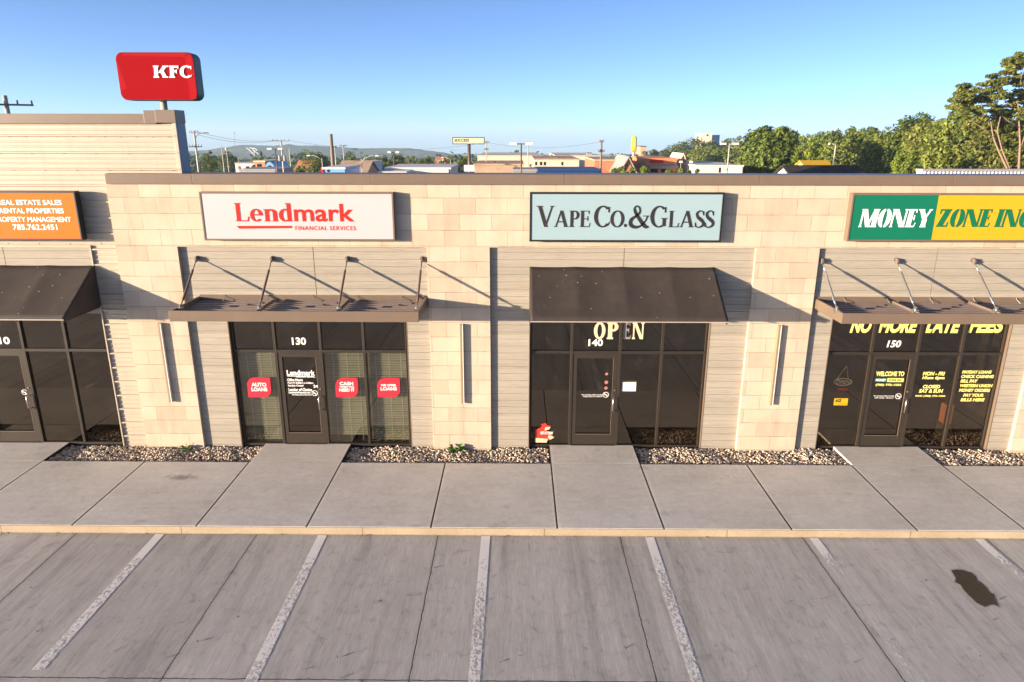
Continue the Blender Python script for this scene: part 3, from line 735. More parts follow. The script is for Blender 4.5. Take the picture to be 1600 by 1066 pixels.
sh = dict(bold=.045, shear=.15)
lines(FR[2][1][1], M['paleyellow'], [('MON - FRI', 1442, 1476.5, 581, 587), ('10am 6pm', 1441, 1476, 588, 594), ('CLOSED', 1442, 1469, 601.5, 607), ('SAT & SUN', 1436, 1473.5, 608, 614), ('FAX: (785) 772-1344', 1430, 1477, 617.5, 621)], YD, **sh)
lines(FR[2][1][2], M['paleyellow'], [(q[0], q[1]+3, q[2]+1, q[3], q[3]+5) for q in (('PAYDAY LOANS', 1500.5, 1548.5, 579), ('CHECK CASHING', 1499, 1552, 586), ('BILL PAY', 1498, 1527, 593), ('WESTERN UNION', 1497, 1550, 600.3), ('MONEY ORDERS', 1495.5, 1546, 607.5), ('PAY YOUR', 1502, 1536, 615.2), ('BILLS HERE', 1498, 1537.5, 622.3))], YD, **sh)
# stickers on the glass
def leaf_sticker(px, py, lines, label, w_=0.45, h_=0.41):
    c = at(px, py, YV-.03); x, z = c[0], c[2]; hw, hh = w_/2, h_/2; P = []
    def cr(cx, cz, r, a0, a1):
        for i in range(8): a = R(a0+(a1-a0)*i/7); P.append((cx+r*math.cos(a), cz+r*math.sin(a)))
    P.append((x-hw, z-hh)); cr(x+hw-.17, z-hh+.17, .17, -90, 0); P.append((x+hw, z+hh)); cr(x-hw+.17, z+hh-.17, .17, 90, 180)
    o = thing('window_sticker', label, 'sticker', (x, YV, z), 'rose red stickers on the shop glass')
    b = MB(); b.prism(P, YV-.012, YV-.001); mesh('sticker_panel', b, M['rose'], o)
    for s, zz, hgt, wd in lines: b = MB(); flat_text(b, s, x-wd/2+.0, x+wd/2, z+zz, z+zz+hgt, YV-.0135, bold=.03); mesh('lettering', b, M['white'], o)
leaf_sticker(404.5, 606, [('AUTO', .02, .085, .31), ('LOANS', -.085, .085, .33)], 'rose red leaf-shaped sticker reading AUTO LOANS beside the door', .49, .44)
leaf_sticker(541.5, 606.5, [('CASH', .055, .075, .28), ('WHEN YOU', -.0, .04, .30), ('NEED IT', -.085, .07, .32)], 'rose red leaf-shaped sticker reading CASH WHEN YOU NEED IT', .47, .42)
leaf_sticker(607, 606.5, [('WE OFFER', .03, .05, .32), ('LOANS', -.06, .075, .34)], 'rose red leaf-shaped sticker reading WE OFFER LOANS', .47, .42)
# blinds behind the glass of the first shopfront
for i, lab in ((0, 'olive venetian blind in the window left of the white-lettered door'), (2, 'venetian blind in the window just right of the white-lettered door'), (3, 'venetian blind in the end window beside the siding')):
    x0, x1 = MUL[0][i]+.035, MUL[0][i+1]-.035
    o = thing('window_blind', lab, 'blind', ((x0+x1)/2, .30, 2.17), 'venetian blinds in the first shopfront')
    b = MB(); z = .17+.02 if i != 2 else .30
    while z < 2.12:
        dz = random.uniform(-.0015, .0015); h = .040+random.uniform(-.004, .003)
        b.add([(x0, .272, z+dz), (x1, .272, z-dz), (x1, .282, z+h*.6-dz), (x0, .282, z+h*.6+dz), (x1, .300, z+h-dz), (x0, .300, z+h+dz)], [(0, 1, 2, 3), (3, 2, 4, 5)])
        z += .054
    mesh('slats', b, M['blind'], o, fix=False)
    b = MB()
    for t in (.2, .55, .85): b.tube([(x0+(x1-x0)*t, .272, .17), (x0+(x1-x0)*t, .272, 2.15)], .003, 5)
    mesh('cord', b, M['white'], o)
    b = MB(); b.box(x0, x1, .26, .31, 2.14, 2.18); mesh('headrail', b, M['blind'], o)
# licence paper in the window, red card cut-out, hanging OPEN sign, yellow sticker
c = at(983, 604, YV)
o = thing('window_notice', 'small white framed notice taped inside the dark window right of the middle door', 'notice', (c[0], YGL, c[2]))
x0, x1, z0, z1 = fitpx(971, 995, 595.5, 612.5, YV); b = MB(); b.box(x0, x1, YGL+.007, YGL+.012, z0, z1); mesh('frame', b, M['cream'], o)
b = MB(); b.box(x0+.018, x1-.018, YV-.002, YV, z0+.018, z1-.03); mesh('paper', b, M['white'], o)
b = MB(); px_text(b, 'BUSINESS LICENSE', 974, 992, 597, 599, YV-.001); mesh('lettering', b, M['brownblack'], o)
c = at(850, 690, .155)
o = thing('card_display', 'red and cream cut-out card display standing against the lower left window corner', 'display', (c[0], .155, .15))
def pxpoly(L, y): return [(at(px, py, y)[0], at(px, py, y)[2]) for px, py in L]
b = MB(); b.prism(pxpoly([(836, 684), (836, 672), (845, 668.5), (847.5, 665.5), (845, 663), (853, 661.5), (855, 665), (860, 665.5), (858.5, 669.5), (853, 674), (864.5, 676), (862.5, 680), (866, 684), (857, 688), (854, 691)], .155), .155, .168); mesh('card', b, M['red'], o)
b = MB(); b.prism(pxpoly([(836, 684.5), (856, 686), (854, 691.5), (836, 691.5)], .147), .147, .1545); b.prism(pxpoly([(851, 673), (852.5, 668), (860, 667.5), (858, 671)], .147), .147, .1545); b.prism(pxpoly([(856, 684), (858, 680), (866, 683.5), (860, 687)], .147), .147, .1545); mesh('card', b, M['cream'], o)
b = MB(); px_text(b, 'VISIT US TODAY', 844, 864, 674.5, 679, .146, bold=.04); mesh('lettering', b, M['white'], o)
c = at(1317, 597, .22)
o = thing('open_sign', 'unlit oval OPEN sign hanging on a cord in the left window', 'sign', (c[0], .22, c[2]))
b = MB(); P = [(c[0]+.185*math.cos(t), .22, c[2]+.075*math.sin(t)) for t in np.linspace(0, 2*math.pi, 33)]; b.tube(P, .009, 6, False); mesh('tube_frame', b, M['white'], o, smooth=True)
b = MB(); flat_text(b, 'OPEN', c[0]-.14, c[0]+.15, c[2]-.04, c[2]+.04, .215, shear=.25); mesh('lettering', b, M['white'], o)
t_ = at(1323, 572, .22); b = MB(); b.tube([(c[0]-.13, .22, c[2]+.06), (t_[0], .22, t_[2]), (c[0]+.1, .22, c[2]+.07)], .004, 5); mesh('cord', b, M['white'], o)
x0, x1, z0, z1 = fitpx(1308, 1324, 607, 610, .22); b = MB(); b.box(x0, x1, .215, .222, z0, z1); mesh('tag', b, M['rose'], o)
x0, x1, z0, z1 = fitpx(1303, 1324.5, 622.5, 633.5, YV)
o = thing('window_sticker', 'small yellow rectangular sticker low in the window under the oval OPEN sign', 'sticker', ((x0+x1)/2, YV, z0))
b = MB(); b.box(x0, x1, YV-.003, YV-.0005, z0, z1); mesh('sticker_panel', b, M['yellow'], o)
b = MB(); flat_text(b, 'ACE', x0+.02, x0+.15, z0+.07, z1-.015, YV-.004, bold=.06, shear=.2); flat_text(b, 'cash services', x0+.10, x1-.02, z0+.02, z0+.045, YV-.004); mesh('lettering', b, M['brownblack'], o)
# things standing inside the third shopfront
o = thing('cardboard_box', 'orange brown carton standing inside the right-hand window of the last shop', 'box', (9.62, .50, .14))
b = MB(); b.box(9.54, 9.70, .40, .60, .55, .98); mesh('carton', b, M['orangewall'], o, bevel=.004); b = MB(); b.box(9.52, 9.74, .38, .62, .14, .55); mesh('stand', b, M['room'], o)

# =================================================================== TALL METAL-CLAD UNIT ON THE LEFT
T = thing('shop_building', 'taller shop unit clad in ribbed beige metal panels with a brown cap', 'building', (-11, 6, 0))
YT = 0.10; ZTT = 6.64
def ribs(b, x0, x1, z0, z1, y):
    """R-panel profile run lengthwise: a high rib every 0.305 m and two low ones between"""
    prof = []; z = z0; k = math.floor(z0/.305)
    pts = []
    while k*.305 < z1+.3:
        q = k*.305
        pts += [(q, 0), (q+.012, -.036), (q+.036, -.036), (q+.05, 0), (q+.115, 0), (q+.125, -.010), (q+.14, -.010), (q+.15, 0), (q+.205, 0), (q+.215, -.010), (q+.23, -.010), (q+.24, 0)]; k += 1
    pts = [p for p in pts if z0 <= p[0] <= z1]; pts = [(z0, 0)]+pts+[(z1, 0)]
    n = len(pts); vs = [(x, y+p[1], p[0]) for x in (x0, x1) for p in pts]
    b.add(vs, [(i, i+1, n+i+1, n+i) for i in range(n-1)])
b = MB(); ribs(b, -30, -5.96, 4.36, ZTT, YT); ribs(b, -7.90, -7.30, .05, 4.36, YT)
mesh('metal_siding', b, M['panel'], T)
b = MB(); b.box(-30, -5.97, YT+.03, YT+.30, 3.9, ZTT+.1); b.box(-7.9, -7.39, YT+.03, YT+.15, .05, 3.9); mesh('siding_backing', b, M['panel'], T)
b = MB()
for j, z in enumerate((6.44, 5.83, 6.135)):
    for i in range(40):
        x = -6.1-i*(.30 if j == 0 else .61)-(.2 if j == 2 else 0); b.tube([(x, YT-.002, z-.03), (x, YT-.012, z-.03)], .011, 6)
for i in range(30): b.tube([(-7.7-i*.61, YT-.002, 4.40), (-7.7-i*.61, YT-.012, 4.40)], .011, 6)
mesh('screws', b, M['black'], T)
b = MB(); b.box(-30, -6.28, YT-.05, YT+.34, ZTT, ZTT+.18); b.box(-6.282, -5.91, YT-.055, YT+.345, ZTT+.02, ZTT+.25)
b.box(-6.50, -6.281, YT-.052, YT+.343, ZTT+.01, ZTT+.24)
mesh('parapet_cap', b, M['bronze'], T, bevel=.004)
b = MB(); b.box(-6.0, -5.93, YT-.03, YT+.02, 4.36, ZTT+.02); mesh('corner_trim', b, M['panel'], T, bevel=.003)
b = MB(); b.box(-5.955, -5.925, YT+.02, YT+.34, 4.6, ZTT+.02); mesh('end_panel', b, simple('shaded_blue_panel', (.20, .24, .28), .5), T)  # side turned from the sun: its blue shade is put into the colour
b = MB(); planks(b, -30, -7.93, 3.0, 4.335, YT-.025, -9.654); mesh('siding', b, M['plank'], T)
b = MB(); b.box(-30, -7.905, YT-.045, YT+.0, 4.335, 4.375); b.box(-7.93, -7.905, YT-.045, YT+.02, .1, 4.335); mesh('panel_trim', b, M['panel'], T, bevel=.003)
b = MB(); b.box(-30, -7.42, YT+.3, 12, 4.4, 4.5); mesh('roof', b, M['roofgrey'], T)
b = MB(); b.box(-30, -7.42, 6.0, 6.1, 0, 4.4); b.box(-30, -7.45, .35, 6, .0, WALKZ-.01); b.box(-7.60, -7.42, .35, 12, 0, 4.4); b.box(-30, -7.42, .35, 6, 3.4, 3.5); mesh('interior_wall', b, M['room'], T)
MT = (-11.62, -10.70, -9.70, -8.80, -7.93)
def tshift(o, n=0): return o
LW = []; LT = []
for i in range(4):
    LT.append(lite_window(T, MT[i]+.0005, MT[i+1]-.0005, TR0+.0005, 3.04, M['glass_dark']))
    if i != 1: LW.append(lite_window(T, MT[i]+.0005, MT[i+1]-.0005, .10, TR0-.0005, M['glass_dark'], bt=.05))
D1 = door(T, MT[1]+.0005, MT[2]-.0005, M['glass_dark'])
b = MB(); px_text(b, '110', -11, 15, 526.5, 538, YV, bold=.03); mesh('house_number', b, M['white'], LT[1])
b = MB(); nosmoke(b, 38, 613, YV, .06); mesh('decal', b, M['white'], D1)
b = MB(); b.box(-30, MT[0], DS, .25, .1, 3.0); mesh('siding', b, M['plank'], T)

# =================================================================== WALL LIGHTS
proto = None
for x, lab in ((-6.72, 'slim bronze wall light on the leftmost stone pillar next to the ribbed metal wall'), (-.683, 'slim bronze wall light on the stone pillar between the first and second shopfronts'), (5.642, 'slim bronze wall light on the stone pillar between the second and third shopfronts')):
    G_ = 'slim vertical wall lights on the stone pillars'
    if proto is None:
        o = thing('wall_light', lab, 'wall light', (x, 0, 1.99), G_); proto = o
        b = MB(); b.box(x-.030, x+.018, -.078, -.014, 1.15, 2.84); mesh('housing', b, M['lightmetal'], o, bevel=.004)
        b = MB(); b.box(x+.0185, x+.032, -.079, -.018, 1.15, 2.84); mesh('lens', b, M['lens'], o)
        b = MB(); b.box(x-.02, x+.012, -.0145, .0, 1.3, 2.7); mesh('mounting_plate', b, M['black'], o)
    else:
        o = proto.copy(); COL.objects.link(o); o.location = (x, 0, 1.99); o['label'] = lab
        for ch in list(proto.children):
            k = ch.copy(); COL.objects.link(k); k.parent = o

# =================================================================== SIGNS
def sign_box(label, x0, x1, z0, z1, face, frame_mat, depth=.14, rim=.032):
    o = thing('shop_sign', label, 'sign', ((x0+x1)/2, 0, z0), 'box signs above the shopfronts')
    y0 = -depth
    b = MB(); b.box(x0, x1, y0+.004, -.002, z0, z1); mesh('cabinet', b, frame_mat, o)
    b = MB(); b.box(x0-.002, x1+.002, y0-.012, y0+.02, z0-.002, z0+rim); b.box(x0-.002, x1+.002, y0-.012, y0+.02, z1-rim, z1+.002)
    b.box(x0-.002, x0+rim, y0-.012, y0+.02, z0+rim, z1-rim); b.box(x1-rim, x1+.002, y0-.012, y0+.02, z0+rim, z1-rim); mesh('frame', b, frame_mat, o, bevel=.003)
    for (a, c, mt) in face:
        b = MB(); b.box(a, c, y0-.002, y0+.003, z0+rim-.002, z1-rim+.002); mesh('sign_panel', b, mt, o)
    return o, y0-.002
bz = M['frame']
o, y = sign_box('white box sign with red Lendmark Financial Services lettering', -5.56, -1.908, 4.51, 5.42, [(-5.53, -1.938, M['signwhite'])], M['bronze'])
b = MB(); x0, x1, z0, z1 = fitpx(367, 456.5, 317.5, 346.5, y-.002)
serif_text(b, [('L', 1), ('e', 1), ('n', 1), ('d', 1)], x0, x1, z0, z1, y, dict(T=.19, t=.06, s=.045, o=.06))
v0 = fitpx(459, 553, 318.5, 346.5, y-.004); flat_text(b, 'mark', *v0, y-.006, bold=.018)
mesh('lettering', b, M['lred'], o)
b = MB(); b.prism([(p[0], p[2]) for p in (at(370, 353.2, y), at(374, 357.5, y), at(456, 356.5, y), at(456, 353.0, y))], y-.006, y); mesh('underline', b, M['lred'], o)
b = MB(); px_text(b, 'FINANCIAL SERVICES', 461.5, 556, 353.5, 360, y-.004, spacing=1.15, bold=.012); mesh('lettering', b, M['lred'], o)
o, y = sign_box('pale blue box sign with dark serif Vape Co. & Glass lettering', .66, 4.295, 4.505, 5.425, [(.69, 4.265, M['signblue'])], M['black'])
b = MB(); x0, x1, z0, z1 = fitpx(838, 1116.5, 321, 357.5, y-.004)
serif_text(b, [('V', 1.0), ('A', .78), ('P', .78), ('E', .78), (' ', .45), ('C', 1.0), ('O', .78), ('.', .8), (' ', .25), ('&', 1.0), (' ', .1), ('G', 1.0), ('L', .78), ('A', .78), ('S', .78), ('S', .78)], x0, x1, z0, z1, y, dict(T=.185, t=.07, s=.04, o=.07), track=.0)
mesh('lettering', b, M['brownblack'], o)
o, y = sign_box('green and yellow box sign with stencil Money Zone Inc lettering', 6.685, 10.33, 4.525, 5.42, [(6.715, 8.283, M['green']), (8.2835, 10.30, M['yellow'])], M['bronze'])
st = dict(T=.30, t=.10, s=.06, o=.05)
b = MB(); x0, x1, z0, z1 = fitpx(1343, 1455.5, 326.5, 355.5, y-.004); serif_text(b, [('M', 1), ('o2', 1), ('N', 1), ('E', 1), ('Y', 1)], x0, x1, z0, z1, y, st, shear=.14); mesh('lettering', b, M['white'], o)
b = MB(); x0, x1, z0, z1 = fitpx(1464.5, 1617, 326.5, 355.5, y-.004); serif_text(b, [('Z', 1), ('o2', 1), ('N', 1), ('E', 1), (' ', .8), ('I', 1), ('N', 1), ('C', 1), ('.', 1)], x0, x1, z0, z1, y, st, shear=.14); mesh('lettering', b, M['greenletter'], o)
o, y = sign_box('orange box sign with white real estate lettering on ribbed metal wall', -11.52, -7.905, 4.505, 5.425, [(-11.49, -7.935, M['orange'])], M['black'], depth=.145)
lines(o, M['white'], [('REAL ESTATE SALES', -4, 96, 312.5, 320.5), ('RENTAL PROPERTIES', -1, 99.5, 325.5, 333.5), ('PROPERTY MANAGEMENT', -8, 111, 339, 347), ('785.762.2451', 20, 89.5, 350.5, 359.5)], y-.004, bold=.022)

# =================================================================== CANOPIES AND AWNINGS
def canopy(x0, x1, sx, label, rodmat='steel'):
    o = thing('metal_canopy', label, 'canopy', ((x0+x1)/2, DS, 3.17), 'flat metal canopies on rods')
    y0 = -1.15; z0, z1 = 3.168, 3.365
    b = MB(); b.box(x0, x1, y0, y0+.045, z0, z1); b.box(x0, x0+.045, y0+.0455, DS-.002, z0+.001, z1-.001); b.box(x1-.045, x1, y0+.0455, DS-.002, z0+.001, z1-.001)
    mesh('fascia', b, M['bronze'], o, bevel=.006)
    # corrugated deck running parallel to the wall
    pts = []; yy = y0+.046; k = 0
    while yy < DS-.02:
        pts += [(yy, 3.262), (yy+.055, 3.262), (yy+.075, 3.296), (yy+.11, 3.296), (yy+.13, 3.262)]; yy += .15
    pts = [p for p in pts if p[0] < DS-.005]+[(DS-.004, 3.262)]
    n = len(pts); d = MB(); d.add([(x, p[0], p[1]) for x in (x0+.046, x1-.046) for p in pts], [(i, i+1, n+i+1, n+i) for i in range(n-1)])
    d.quad((x0+.046, y0+.046, 3.20), (x1-.046, y0+.046, 3.20), (x1-.046, DS-.004, 3.20), (x0+.046, DS-.004, 3.20))
    mesh('deck', d, M['deckm'], o, fix=False)
    f = MB(); f.box(x0+.046, x1-.046, DS-.03, DS-.002, 3.263, 3.40); mesh('rear_flashing', f, M['bronze'], o, bevel=.003)
    for i, x in enumerate(sx):
        e = -.86; zt = 4.136
        r = MB(); A_ = Vector((x, DS-.05, zt-.02)); E_ = Vector((x, e, 3.37)); L = lambda t: A_+(E_-A_)*t
        r.tube([L(0), L(.22)], .011, 6); r.tube([L(.22), L(.24), L(.86), L(.88)], [.012, .022, .022, .012], 10); r.tube([L(.88), L(1)], .012, 6)
        rod = mesh('strut', r, M[rodmat], o, smooth=True)
        p = MB(); p.tube([(x, DS-.001, zt), (x, DS-.018, zt)], .044, 16); p.tube([(x-.016, DS-.07, zt-.02), (x+.016, DS-.07, zt-.02)], .036, 14); p.box(x-.012, x+.012, DS-.09, DS-.012, zt-.07, zt+.035); mesh('wall_plate', p, M['deckm'], rod)
        q = MB(); q.box(x-.045, x+.045, e-.05, e+.06, 3.31, 3.36); q.box(x-.012, x+.012, e-.03, e+.05, 3.355, 3.42)
        for dx in (-.03, .03): q.tube([(x+dx, e+.03, 3.36), (x+dx, e+.03, 3.382)], .009, 6)
        mesh('clevis', q, M['steel'], rod)
        if 0 < i < 3:
            k = MB(); k.box(x-.03, x+.03, y0+.05, DS-.03, 3.297, 3.305); k.box(x-.005, x+.005, y0+.06, -.05, 3.305, 3.345); mesh('bracket', k, M['deckm'], o)
    # loose laps in the deck sheets
    l = MB()
    for j in range(5):
        x = x0+.55+(x1-x0)*j/5.2; l.tube([(x, DS-.035, 3.40), (x, DS-.06, 3.36), (x+.012, DS-.16, 3.305)], .006, 5)
    mesh('lap_joint', l, M['steel'], o)
    return o
canopy(-5.935, -1.362, (-5.845, -4.37, -2.894, -1.434), 'flat brown metal canopy on four rods under the white sign', 'darkpole')
canopy(6.318, 10.72, (6.341, 7.788, 9.274, 10.66), 'flat brown metal canopy on rods under the green and yellow sign')
def awning(x0, x1, nseam, label, yb, dz=0.0):
    o = thing('shop_awning', label, 'awning', ((x0+x1)/2, yb, 3.19), 'sloping dark canvas awnings')
    zt, zb, yf = 3.978+dz, 3.195+dz, -1.12
    N = nseam*16; Mv = 10; b = MB(); vs = []
    for j in range(Mv+1):
        t = j/Mv
        for i in range(N+1):
            u = i/N; x = x0+(x1-x0)*u; ph = (u*nseam) % 1.0
            sag = .030*(1-abs(2*ph-1)**1.6)*math.sin(math.pi*(.12+.80*t))+.0015*math.sin(9*x+5*t)*math.sin(math.pi*t)
            vs.append((x, yb+(yf-yb)*t, zt+(zb-zt)*t-sag))
    fs = [(j*(N+1)+i, j*(N+1)+i+1, (j+1)*(N+1)+i+1, (j+1)*(N+1)+i) for j in range(Mv) for i in range(N)]
    b.add(vs, fs); cv = mesh('canvas', b, M['fabric'], o, smooth=True)
    md = cv.modifiers.new('thick', 'SOLIDIFY'); md.thickness = .006; md.offset = 0
    for x in (x0, x1):
        s = MB(); s.xprism([(yb, zt-.004), (yf, zb-.004), (yf, zb-.03), (yb, zb-.03)], x-.003, x+.003); mesh('side_panel', s, M['fabric'], o)
    r = MB(); r.tube([(x0, yf, zb-.015), (x1, yf, zb-.015)], .011, 8); mesh('hem_bar', r, simple('pale_hem', (.40, .33, .27), .5), o)
    f = MB()
    for k in range(nseam+1):
        x = x0+.02+(x1-x0-.04)*k/nseam; f.tube([(x, yb-.01, zt-.03), (x, yf+.02, zb-.03)], .012, 6); f.tube([(x, yb-.01, zb-.05), (x, yf+.02, zb-.05)], .012, 6)
    mesh('frame_rods', f, M['black'], o)
awning(.672, 4.285, 4, 'dark brown sloping canvas awning under the pale blue sign', DS)
awning(-11.55, -7.90, 4, 'dark brown sloping canvas awning under the orange sign', YT-.03)

# =================================================================== STAIN, WEEDS, DEBRIS
def blob(L, z):
    P = [at_z(px, py, z) for px, py in L]; return P
def at_z(px, py, z):
    d = ray(px, py); q = CAM+d*(z-CAM[2])/d[2]; return (q[0], q[1], z)
L = [(1488, 893), (1496, 891.5), (1506, 893), (1518, 896), (1525, 902), (1527, 908), (1533, 911), (1540, 918), (1546, 926), (1552, 928), (1552, 933), (1557, 945), (1548, 942), (1538, 946), (1527, 941), (1516, 931), (1508, 922), (1502, 914), (1494, 910), (1495, 904)]
P = np.array(blob(L, .003)); cc = P.mean(0); rs_ = np.random.default_rng(2)
vs = [tuple(cc)]; al = [1.0]; n = len(P)
for sc_, a_ in ((.55, 1.0), (.90, 1.0), (1.0, .75), (1.10, .22), (1.32, 0.0)):
    for q in P: vs.append(tuple(cc+(q-cc)*(sc_*(1+rs_.uniform(-.03, .03))))); al.append(a_)
fs = [(0, 1+k, 1+(k+1) % n) for k in range(n)]+[(1+r*n+k, 1+(r+1)*n+k, 1+(r+1)*n+(k+1) % n, 1+r*n+(k+1) % n) for r in range(4) for k in range(n)]
b = MB(); b.add(vs, fs)
def m_stain():
    g = G('oil_stain'); a = g.n('ShaderNodeAttribute', {'attribute_name': 'soak'}).outputs['Fac']; nz = g.noise(g.pos(), 14, 5, .65)
    k = g.ramp(g.math('ADD', a, g.math('MULTIPLY', g.math('SUBTRACT', nz, .5), .55)), [(0.12, 0.0), (0.62, 0.93)])
    p = g.bsdf(g.mix(nz, (.022, .016, .011), (.060, .046, .034)), 0.33, 0, 0.4)
    return g.done(g.n('ShaderNodeMixShader', i0=k, i1=g.n('ShaderNodeBsdfTransparent').outputs[0], i2=p).outputs[0])
st_ = mesh('oil_stain', b, m_stain()); at_ = st_.data.attributes.new('soak', 'FLOAT', 'POINT'); at_.data.foreach_set('value', al)
tag(st_, 'dark brown wet oil stain on the parking lot concrete', 'stain')
def weed(px, py, seed, n, s, label):
    r = np.random.default_rng(seed); c = at(px, py, -.04); c = np.array([c[0], -.05, .07])
    o = thing('weed', label, 'weed', c); b = MB()
    for k in range(n):
        a = r.uniform(0, 6.28); l = s*r.uniform(.6, 1.2); e = r.uniform(.3, 1.1); w_ = l*.22
        d = np.array([math.cos(a)*math.cos(e), -abs(math.sin(a))*math.cos(e)*.7, math.sin(e)]); sd = np.array([-math.sin(a), math.cos(a), .2])*w_
        p0 = c+d*l*.25; p1 = c+d*l*.7; p2 = c+d*l+np.array([0, 0, -.25*l])
        b.add([p0, p1+sd, p2, p1-sd], [(0, 1, 2, 3)])
    mesh('leaf', b, simple('weed_leaf', (.10, .21, .03), .5, var=.4, scale=30), o, fix=False)
    q = MB(); q.tube([c, c+np.array([.02, -.01, s*.8])], .004, 5); mesh('stem', q, M['leaf_mid'], o)
weed(291, 696, 3, 16, .22, 'small green weed at the foot of the leftmost stone pillar')
weed(712, 700, 5, 26, .24, 'low leafy weed at the foot of the stone pillar between the first two shops')
# crumbs of concrete and leaf litter on the lot and along the kerb
V = []; F = []; n = 0
for k in range(170):
    if k < 90: x = rng.uniform(-9.5, 10); y = YK-.02-abs(rng.normal(0, .05))
    else: x = rng.uniform(-7, 9); y = rng.uniform(-6.6, -3.3)
    s = rng.uniform(.006, .018); q = rng.normal(0, 1, (4, 3)); q /= np.linalg.norm(q, axis=1)[:, None]
    V.append(q*s+np.array([x, y, .006+s*.4])); F.append(np.array([(0, 1, 2), (0, 2, 3), (0, 3, 1), (1, 3, 2)])+n); n += 4
o = raw('litter', np.concatenate(V), np.concatenate(F), simple('leaf_litter', (.12, .09, .06), .9, var=.6, scale=20)); tag(o, 'scattered grit and leaf crumbs on the parking lot', 'litter', kind='stuff')

# =================================================================== BEYOND THE ROOF
def X_at(px, dist, py=245): return at(px, py, dist)[0]
def Z_at(py, dist): return at(800, py, dist)[2]
def pxm(dist): return FPX/((dist-CAM[1])*math.cos(PITCH)*1.04)      # picture pixels per metre, roughly
# ---- hills
ridge = [(150, 244), (250, 240), (300, 237), (340, 233), (366, 230), (380, 227), (400, 228), (430, 229), (450, 227), (500, 228), (545, 231), (600, 231), (640, 233), (690, 238), (720, 243), (745, 249), (770, 256), (800, 262)]
def ridge_z(px): return float(np.interp(px, [p[0] for p in ridge], [p[1] for p in ridge]))
rows = [(2150, 0.0), (2250, .18), (2350, .45), (2450, .75), (2550, 1.0), (2650, .9), (2900, .3)]
b = MB(); nx = 220; vs = []
from mathutils import noise as mnoise
for (Y, hfrac) in rows:
    for i in range(nx):
        px = 150+650*i/(nx-1); x = X_at(px, 2550)
        zt = Z_at(ridge_z(px), 2550); base = gz(Y)-3
        bumpz = mnoise.noise((x*.02, Y*.02, 0))*5+mnoise.noise((x*.07, Y*.07, 3))*3.5+mnoise.noise((x*.006, Y*.006, 7))*9
        vs.append((x, Y, base+(zt-base)*hfrac+bumpz*min(1, hfrac*2)*.6))
b.add(vs, [(j*nx+i, j*nx+i+1, (j+1)*nx+i+1, (j+1)*nx+i) for j in range(len(rows)-1) for i in range(nx-1)])
struct('hills', b, M['hills'], smooth=True)
# white figures laid out on the hillside
c = at(395, 239, 2395); o = thing('hillside_mark', 'large white figures laid out on the wooded hillside', 'hillside mark', (c[0], 2395, c[2]))
b = MB(); g_ = [[(385, 231), (390, 235), (396, 241), (400, 243.5)], [(390, 231), (395, 232), (396, 235), (401, 238), (404, 241)], [(395, 231.5), (400, 233), (402, 236)], [(399, 237), (397, 239)]]
for st_ in g_:
    b.tube([at(p, q, 2300) for p, q in st_], 1.6, 5)
mesh('figure', b, M['white'], o)
c = at(366, 229, 2540); o = thing('radio_mast', 'thin radio mast on the crest of the far hill', 'mast', c)
b = MB(); b.tube([c-np.array([0, 0, 3]), at(366, 207, 2540)], [1.2, .7], 6); mesh('mast', b, M['darkpole'], o)
b = MB(); b.tube([at(366, 206, 2540), at(366, 210, 2540)], 2.0, 8); mesh('antenna', b, M['darkpole'], o)

# ---- far woods in the valley: leaf clumps
def leaf_cloud(centres, radii, counts, size, seed, flat=1.0, up=0.35):
    """leaf-sized quads spread through a set of lobes"""
    r = np.random.default_rng(seed); V = []; T = []
    for (c, rad, n) in zip(centres, radii, counts):
        rad = np.array(rad if hasattr(rad, '__len__') else (rad, rad, rad*flat), float)
        d = r.normal(0, 1, (n, 3)); d /= np.linalg.norm(d, axis=1)[:, None]
        q = d*(r.uniform(0, 1, (n, 1))**.28)*(1+r.normal(0, .10, (n, 1)))
        p = np.array(c)+q*rad
        nn = d*.8+r.normal(0, .55, (n, 3))+np.array([0, 0, up]); nn /= np.linalg.norm(nn, axis=1)[:, None]
        t = np.cross(nn, r.normal(0, 1, (n, 3))); t /= np.linalg.norm(t, axis=1)[:, None]+1e-9
        bt = np.cross(nn, t); s = size*r.uniform(.55, 1.35, (n, 1)); l = s*r.uniform(1.0, 1.7, (n, 1))
        V.append(np.stack([p-bt*l, p+t*s*.6-bt*l*.1, p+bt*l, p-t*s*.6-bt*l*.1], 1).reshape(-1, 3))
        T.append(np.clip(r.uniform(.0, .75, n)+r.normal(.1, .12), 0, 1))
    V = np.concatenate(V); F = np.arange(len(V)).reshape(-1, 4)
    return V, F, np.concatenate(T)
cs = []; rs = []; ns = []
r_ = np.random.default_rng(5)
for k in range(420):
    Y = r_.uniform(420, 1900); px = r_.uniform(290, 1010); x = X_at(px, Y); s = r_.uniform(4, 8.5)
    cs.append((x, Y, gz(Y)+s*.75)); rs.append((s*1.2, s, s)); ns.append(60)
V, F, A = leaf_cloud(cs, rs, ns, 1.7, 9)
tag(raw('woods', V, F, M['leaf_blue'], attr=A), 'hazy belt of distant trees below the hills', 'woods', kind='stuff')

